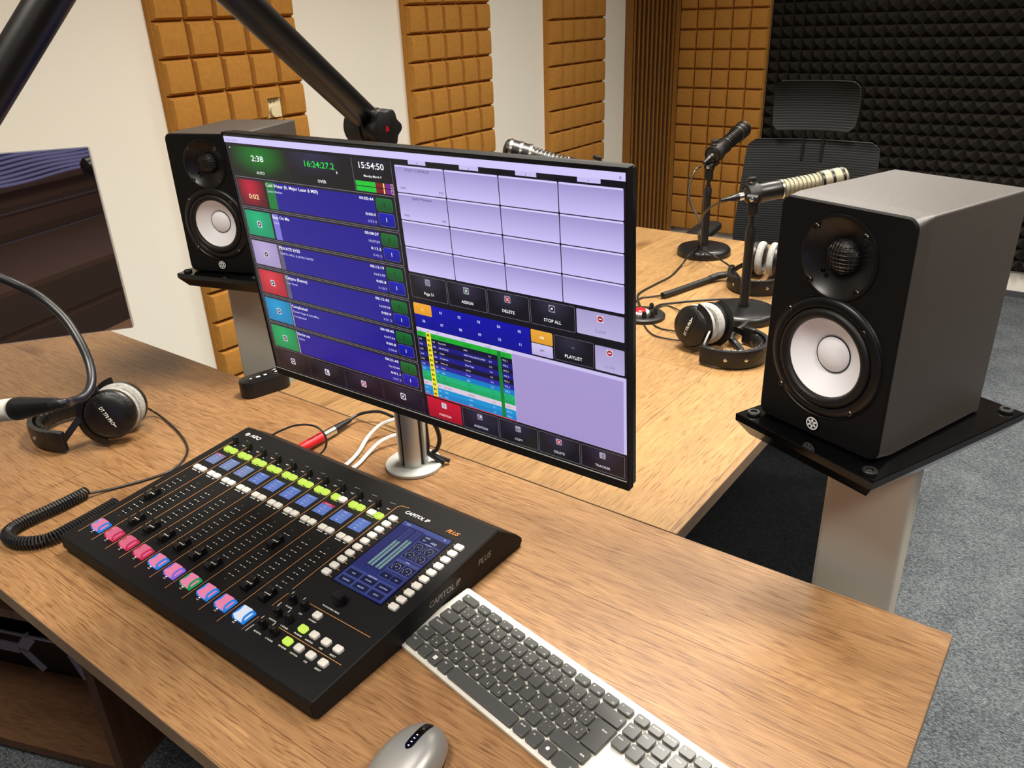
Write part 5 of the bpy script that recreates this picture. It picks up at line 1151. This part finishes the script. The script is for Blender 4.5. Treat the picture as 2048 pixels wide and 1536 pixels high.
# headphone cord left of the console, coiled
cable('straight_lead', 'thin black cord looping from the left headphones down beside the console', [(-1.4026,-0.2669,0.0520),(-1.4073,-0.2533,0.0450),(-1.4357,-0.2218,0.0160),(-1.4114,-0.2153,0.0040),(-1.3553,-0.2253,0.0030),(-1.2925,-0.2427,0.0030),(-1.2446,-0.2643,0.0030),(-1.2142,-0.2946,0.0030),(-1.2015,-0.3278,0.0030),(-1.2083,-0.3624,0.0030),(-1.2240,-0.4000,0.0030),(-1.2363,-0.4291,0.0040),(-1.2431,-0.4541,0.0090)], 0.0021)
b = MB(); b.coil([(-1.2464,-0.4544,0.0110),(-1.2439,-0.4838,0.0110),(-1.2435,-0.5171,0.0110),(-1.2446,-0.5484,0.0110),(-1.2407,-0.5771,0.0110),(-1.2266,-0.5916,0.0110),(-1.1991,-0.5918,0.0110),(-1.1746,-0.5769,0.0110),(-1.1616,-0.5527,0.0110),(-1.1627,-0.5169,0.0110),(-1.1659,-0.4825,0.0110),(-1.1715,-0.4411,0.0110)], 0.0086, 0.0020, 0.0046, 'cable')
tag(b.build('spiral_lead', base=((-1.2652,-0.4473,0.0005))), 'coiled black headphone cord in a hairpin loop at the left side of the console', 'cable')

# leads behind the console
t = thing('audio_lead', 'black lead with a red and silver plug lying behind the console', 'cable', (-1.0765,-0.0773,0.0000))
def rel(ps): o_ = Vector((t.location.x, t.location.y, 0)); return [Vector(p) - o_ for p in ps]
pr = rel([(-1.0533,-0.1628,0.0110),(-1.0561,-0.0996,0.0110),(-1.0573,-0.0699,0.0110),(-1.0605,-0.0255,0.0120)])
b = MB(); b.cyl(pr[0], pr[1], 0.0095, 'red', n=24); o = b.build('red_sleeve', t); o['label'] = 'red sleeve'
d_ = (pr[1] - pr[0]).normalized(); s_ = d_.cross(Vector((0, 0, 1))).normalized(); u_ = s_.cross(d_)
b = MB(); b.text('NEUTRIK', pr[0] + (pr[1]-pr[0])*0.93 + u_*0.0098 - s_*0.002, -d_, -s_*-1 if False else s_, 0.008, 'print', srgb('#2a0508'), 'l', True); b.build('sleeve_lettering', t, recalc=False, smooth=0)
b = MB(); b.cyl(pr[1], pr[2], 0.0088, 'chrome', n=24); b.build('plug_shell', t)
b = MB(); b.cyl(pr[2], pr[3], 0.0084, 'black', r1=0.0045, n=20); b.build('boot', t)
b = MB(); b.tube(rel([(-1.0606,-0.0280,0.0120),(-1.0592,-0.0063,0.0150),(-1.0418,0.0086,0.0200),(-1.0186,0.0188,0.0220),(-0.9803,0.0180,0.0200),(-0.9467,0.0167,0.0150)]), 0.0030, 'cable'); b.build('lead', t)
cable('thin_lead', 'thin black lead arching over the red plug behind the console', [(-1.0857,-0.1856,0.0450),(-1.0782,-0.1738,0.0500),(-1.0637,-0.1505,0.0550),(-1.0419,-0.1341,0.0550),(-1.0177,-0.1301,0.0500),(-1.0031,-0.1326,0.0350),(-1.0009,-0.1431,0.0200),(-1.0055,-0.1615,0.0120)], 0.0019)
cable('white_cable', 'white cable curving from the silver pole to the console, the upper one', [(-0.9578,0.0097,0.0300),(-0.9651,-0.0072,0.0300),(-0.9800,-0.0252,0.0220),(-0.9827,-0.0544,0.0100),(-0.9643,-0.0945,0.0050),(-0.9514,-0.1286,0.0050),(-0.9460,-0.1538,0.0060),(-0.9386,-0.1807,0.0100)], 0.0036, 'whitecable')
cable('white_cable', 'white cable curving from the silver pole to the console, the lower one', [(-0.9257,-0.0187,0.0180),(-0.9361,-0.0346,0.0180),(-0.9449,-0.0588,0.0140),(-0.9447,-0.0881,0.0060),(-0.9337,-0.1212,0.0050),(-0.9273,-0.1475,0.0060),(-0.9168,-0.1742,0.0100)], 0.0036, 'whitecable')
for i, (a, c, e, nm) in enumerate(((853, 857, 858, 'nearest to'), (861, 872, 866, 'beside'), (868, 886, 872, 'farthest from'))):
    pass
cable('monitor_cable', 'black cable hanging behind the silver pole, nearest to it', [(-0.8340,-0.0516,0.0928),(-0.8321,-0.0517,0.0669),(-0.8298,-0.0534,0.0406),(-0.8275,-0.0551,0.0260),(-0.806,-0.040,0.006)], 0.0045)
cable('monitor_cable', 'black cable hanging behind the silver pole, bulging farthest right', [(-0.8239,-0.0451,0.0899),(-0.8173,-0.0392,0.0696),(-0.8149,-0.0378,0.0478),(-0.8188,-0.0419,0.0304),(-0.8232,-0.0485,0.0222),(-0.802,-0.030,0.006)], 0.0040)

# pill shaped control puck
t = thing('control_puck', 'black pill-shaped control box with lit symbols, at the back edge of the desk', 'control box', (-1.3370, -0.0130, 0), 76)
b = MB(); b.prism(lambda i: rrect(0.108 - 2*i, 0.046 - 2*i, 0.023 - i, 12), 0.0, 0.036, 'black', bev=0.0012, botbev=0.001); b.build('housing', t)
b = MB(); b.lathe([(0.0135, 0.0362), (0.0128, 0.0368), (0.0120, 0.0362)], 'screw', TR((0.030, 0, 0)), 28); b.build('dial_ring', t, recalc=False)
b = MB()
for x, y, w_, h_ in ((0.030, 0, 0.009, 0.005), (0.004, 0, 0.007, 0.005), (-0.012, 0, 0.009, 0.006), (-0.028, 0.001, 0.005, 0.003)): b.prism(lambda i: rrect(w_, h_, 0.002, 3, x, y), 0.0361, 0.0364, 'print', col=srgb('#f4f4f0'))
b.build('symbols', t, smooth=0)

# ------------------------------------------------------------------ left display, seen from its front, switched off
SA = math.degrees(math.atan2(0.81, 0.59))      # its right edge points away from the camera
edge = Vector((-1.471, -0.196, 0)); ex = Vector((math.cos(math.radians(SA)), math.sin(math.radians(SA)), 0))
w_, h_, z0 = 0.61, 0.350, 0.178
c = edge - ex * w_/2
t = thing('dark_display', 'switched-off glossy display with a thin silver edge at the left, mirroring the room', 'display', (c.x, c.y, z0), SA)
b = MB(); b.box((0, -0.0005, h_/2), (w_ - 0.004, 0.001, h_ - 0.004), 'glossscreen' if 'glossscreen' in M else 'gloss'); o = b.build('glass', t, smooth=0)
X = Matrix(((1, 0, 0, 0), (0, 0, 1, 0), (0, 1, 0, h_/2), (0, 0, 0, 1)))
b = MB(); b.prism(lambda i: rrect(w_ - 2*i, h_ - 2*i, 0.003, 3), 0.0, 0.012, 'alu', X=X); b.build('silver_edge', t)
b = MB(); b.prism(lambda i: rrect(w_*0.5 - 2*i, h_*0.6 - 2*i, 0.02, 5), 0.012, 0.035, 'black', bev=0.008, X=X); b.build('back_shell', t)
wl = Matrix.Rotation(math.radians(-SA), 3, 'Z') @ (Vector((XL + 0.01, -0.15, 0)) - Vector((c.x, c.y, 0)))
b = MB(); b.tube([(0, 0.034, h_/2), (wl.x*0.4, wl.y*0.55 + 0.02, h_/2), (wl.x, wl.y, h_/2)], 0.014, 'boom', n=12); b.build('wall_arm', t)

# ------------------------------------------------------------------ microphone boom: joint on the pole top, arm up, arm down to a microphone outside the frame
E_ = Vector((-0.8568,-0.0730,0.5778)); J_ = Vector((-0.7586,-0.4648,0.8367)); P1_ = Vector((-0.7999,-0.3132,0.7463))
Q0_, Q1_, Q2_ = Vector((-0.7957,-0.5308,0.7493)), Vector((-0.8152,-0.5846,0.6833)), Vector((-0.8527,-0.6891,0.5547))
J_ = Q0_ + (Q0_ - Q1_).normalized() * 0.125
t = thing('microphone_boom', 'black boom arm with two thick tubes meeting above the frame', 'microphone boom', (E_.x, E_.y, 0.46))
o3 = Vector((E_.x, E_.y, 0.46))
def bt(name, p, q, r, mm='boom', n=36):
    b = MB(); b.cyl(Vector(p) - o3, Vector(q) - o3, r, mm, n=n); return b.build(name, t)
bt('pole_socket', (E_.x, E_.y, 0.461), (E_.x, E_.y, E_.z - 0.02), 0.021)
a1 = bt('lower_arm', Vector((-0.8632,-0.0762,0.5821)), J_, 0.0195)
bt('upper_arm', J_, Q2_, 0.0178)
kd = Vector((-0.8445,-0.0466,0.5723)) - Vector((-0.9072,-0.0389,0.5726)); kd.normalize()
b = MB()
X = Matrix.Translation(Vector((-0.8630,-0.0793,0.5768)) - o3) @ frame(kd)
b.lathe([(0.0003, -0.030), (0.025, -0.030), (0.0285, -0.026), (0.0285, 0.012), (0.026, 0.015), (0.0003, 0.015)], 'rubber', X, 40); b.build('elbow_joint', t)
b = MB(); b.lathe([(0.0265, 0.0145), (0.0275, 0.018), (0.0235, 0.0185)], 'chrome', X, 40); b.build('joint_ring', t, recalc=False)
b = MB()
def star(i): return [((0.0262 - i + 0.0026*math.cos(6*q)) * math.cos(q), (0.0262 - i + 0.0026*math.cos(6*q)) * math.sin(q)) for q in [2*math.pi*k_/84 for k_ in range(84)]]
b.prism(star, 0.018, 0.040, 'rubber', bev=0.002, X=X); kn = b.build('clamp_knob', t)
b = MB(); b.add([X @ Vector((0.0040*p, 0.0040*q, 0.0403)) for p, q in ((0, 1.4), (0.9, 0.3), (0.8, -1.1), (0.1, -0.6), (-0.7, -1.1), (-0.6, 0.2))], [tuple(range(6))], 'red'); o = b.build('red_mark', kn, recalc=False, smooth=0); o['label'] = 'small red mark'
b = MB(); b.lathe([(0.0003, -0.024), (0.022, -0.024), (0.024, -0.020), (0.024, 0.020), (0.022, 0.024), (0.0003, 0.024)], 'rubber', Matrix.Translation(J_ - o3) @ frame((J_ - E_).cross(Q2_ - J_)), 36); b.build('top_joint', t)
# microphone at the end of the boom, with its silver plug and the arching cable
mh = Vector((-0.7435,-0.7226,0.4148)); ct = Vector((-0.6877,-0.7006,0.4268)); dd = (ct - mh).normalized()
bt('end_bracket', Q2_, mh - dd*0.05 + Vector((0, 0, 0.024)), 0.007)
t = thing('boom_microphone', 'microphone on the boom with a silver plug just entering the left side of the picture', 'microphone', tuple(mh))
b = MB(frame(-dd)); b.lathe([(0.0003, 0.0), (0.015, 0.0), (0.022, 0.006), (0.0235, 0.012), (0.0235, 0.13), (0.026, 0.135), (0.026, 0.19), (0.018, 0.20), (0.0003, 0.202)], 'boom', n=32); b.build('body', t)
b = MB(frame(dd)); b.lathe([(0.0003, -0.001), (0.0098, 0.0), (0.0098, (ct - mh).length - 0.002), (0.0003, (ct - mh).length)], 'kbbody', n=30); b.build('plug_shell', t)
b = MB(frame(dd)); l0 = (ct - mh).length; b.lathe([(0.0003, l0 - 0.001), (0.0096, l0), (0.0102, l0 + 0.002), (0.0098, l0 + 0.004), (0.0102, l0 + 0.006), (0.0096, l0 + 0.009), (0.0090, l0 + 0.016), (0.0052, l0 + 0.048), (0.0003, l0 + 0.050)], 'black', n=28); b.build('plug_boot', t)
cable('boom_cable', 'thick black cable arching from the silver plug up out of the left side', [ct + dd*0.030, ct + dd*0.055, (-0.6658,-0.6644,0.4243), (-0.6758,-0.6466,0.4203), (-0.6884,-0.6325,0.4252), (-0.7036,-0.6233,0.4370),(-0.7205,-0.6191,0.4544),(-0.7430,-0.6178,0.4739),(-0.7660,-0.6243,0.4929),(-0.7752,-0.6370,0.5069),(-0.7846,-0.6462,0.5153),(-0.8000,-0.6587,0.5260),(-0.8241,-0.6740,0.5431)], 0.0042, n=12)

# ------------------------------------------------------------------ office chair behind the table
CY = 8
t = thing('office_chair', 'black mesh office chair with a headrest standing behind the table', 'chair', (-0.885, 1.955, FL + 0.004), CY)
# local: faces -Y; heights from the floor
def sheet(name, rows_, th_, m, rib=0):
    """rows of (z, y, halfwidth); curved panel with rounded outline"""
    b = MB(); fr, bk = [], []
    for z, y, hw, cv in rows_:
        fr.append([(hw*u, y - cv*(1-u*u), z) for u in [-1 + 2*i/16 for i in range(17)]]); bk.append([(hw*u, y + th_ - cv*(1-u*u), z) for u in [-1 + 2*i/16 for i in range(17)]])
    rings = [f + list(reversed(g_)) for f, g_ in zip(fr, bk)]
    b.loft(rings, m); return b.build(name, t, smooth=40)
back = []; n = 46
for i in range(n + 1):
    z = 0.50 + 0.475*i/n; e = (z - 0.50)/0.475; hw = 0.262 - 0.025*e
    if e > 0.93: hw -= 0.030*((e-0.93)/0.07)**2.2
    if e < 0.06: hw -= 0.03*((0.06-e)/0.06)**2
    back.append((z, 0.235 + 0.03*e - 0.02*math.sin(e*3.1) + (0.0009 if i % 2 else -0.0009), hw, -0.035))
sheet('backrest', back, 0.012, 'fabric')
hr = []
for i in range(25):
    e = i/24; z = 1.015 + 0.175*e; hw = 0.142 + 0.008*math.sin(e*3.1); 
    k_ = min(e, 1-e)
    if k_ < 0.12: hw -= 0.020*((0.12-k_)/0.12)**2
    hr.append((z, 0.225 + 0.05*math.sin(e*2.6) - 0.05*e + (0.0006 if i % 2 else -0.0006), hw, -0.028))
sheet('headrest', hr, 0.014, 'fabric')
for x in (-0.035, 0.035):
    b = MB(); b.tube([(x, 0.285, 0.90), (x, 0.290, 0.98), (x, 0.285, 1.06)], 0.006, 'rubber', n=8); b.build('headrest_post', t)
b = MB(); b.tube([(0, 0.06, 0.44), (0, 0.25, 0.44), (0, 0.325, 0.55), (0, 0.305, 0.90)], 0.016, 'rubber', n=12); b.build('spine', t)
b = MB(); b.rbox((0, -0.02, 0.475), (0.50, 0.48, 0.06), 0.09, 'fabric', bev=0.02, botbev=0.015, n=8); b.build('seat', t)
for s_ in (-1, 1):
    b = MB(); b.tube([(s_*0.18, 0.03, 0.44), (s_*0.29, 0.03, 0.46), (s_*0.30, 0.02, 0.60), (s_*0.30, 0.0, 0.665)], 0.014, 'rubber', n=10); b.rbox((s_*0.30, -0.06, 0.680), (0.085, 0.26, 0.030), 0.035, 'rubber', bev=0.008, botbev=0.008, n=6); b.build('armrest', t)
b = MB(); b.cyl((0, 0.0, 0.09), (0, 0.0, 0.44), 0.028, 'rubber'); b.build('gas_column', t)
for q in range(5):
    a = math.radians(90 + 72*q); b = MB(); b.tube([(0, 0, 0.10), (0.16*math.cos(a), 0.16*math.sin(a), 0.095), (0.29*math.cos(a), 0.29*math.sin(a), 0.075)], 0.020, 'rubber', n=8); lg = b.build('base_leg', t)
    b = MB(); cxx, cyy = 0.29*math.cos(a), 0.29*math.sin(a); tx_, ty_ = -math.sin(a), math.cos(a); b.cyl((cxx - tx_*0.022, cyy - ty_*0.022, 0.030), (cxx + tx_*0.022, cyy + ty_*0.022, 0.030), 0.030, 'rubber', n=20); b.build('castor', lg)
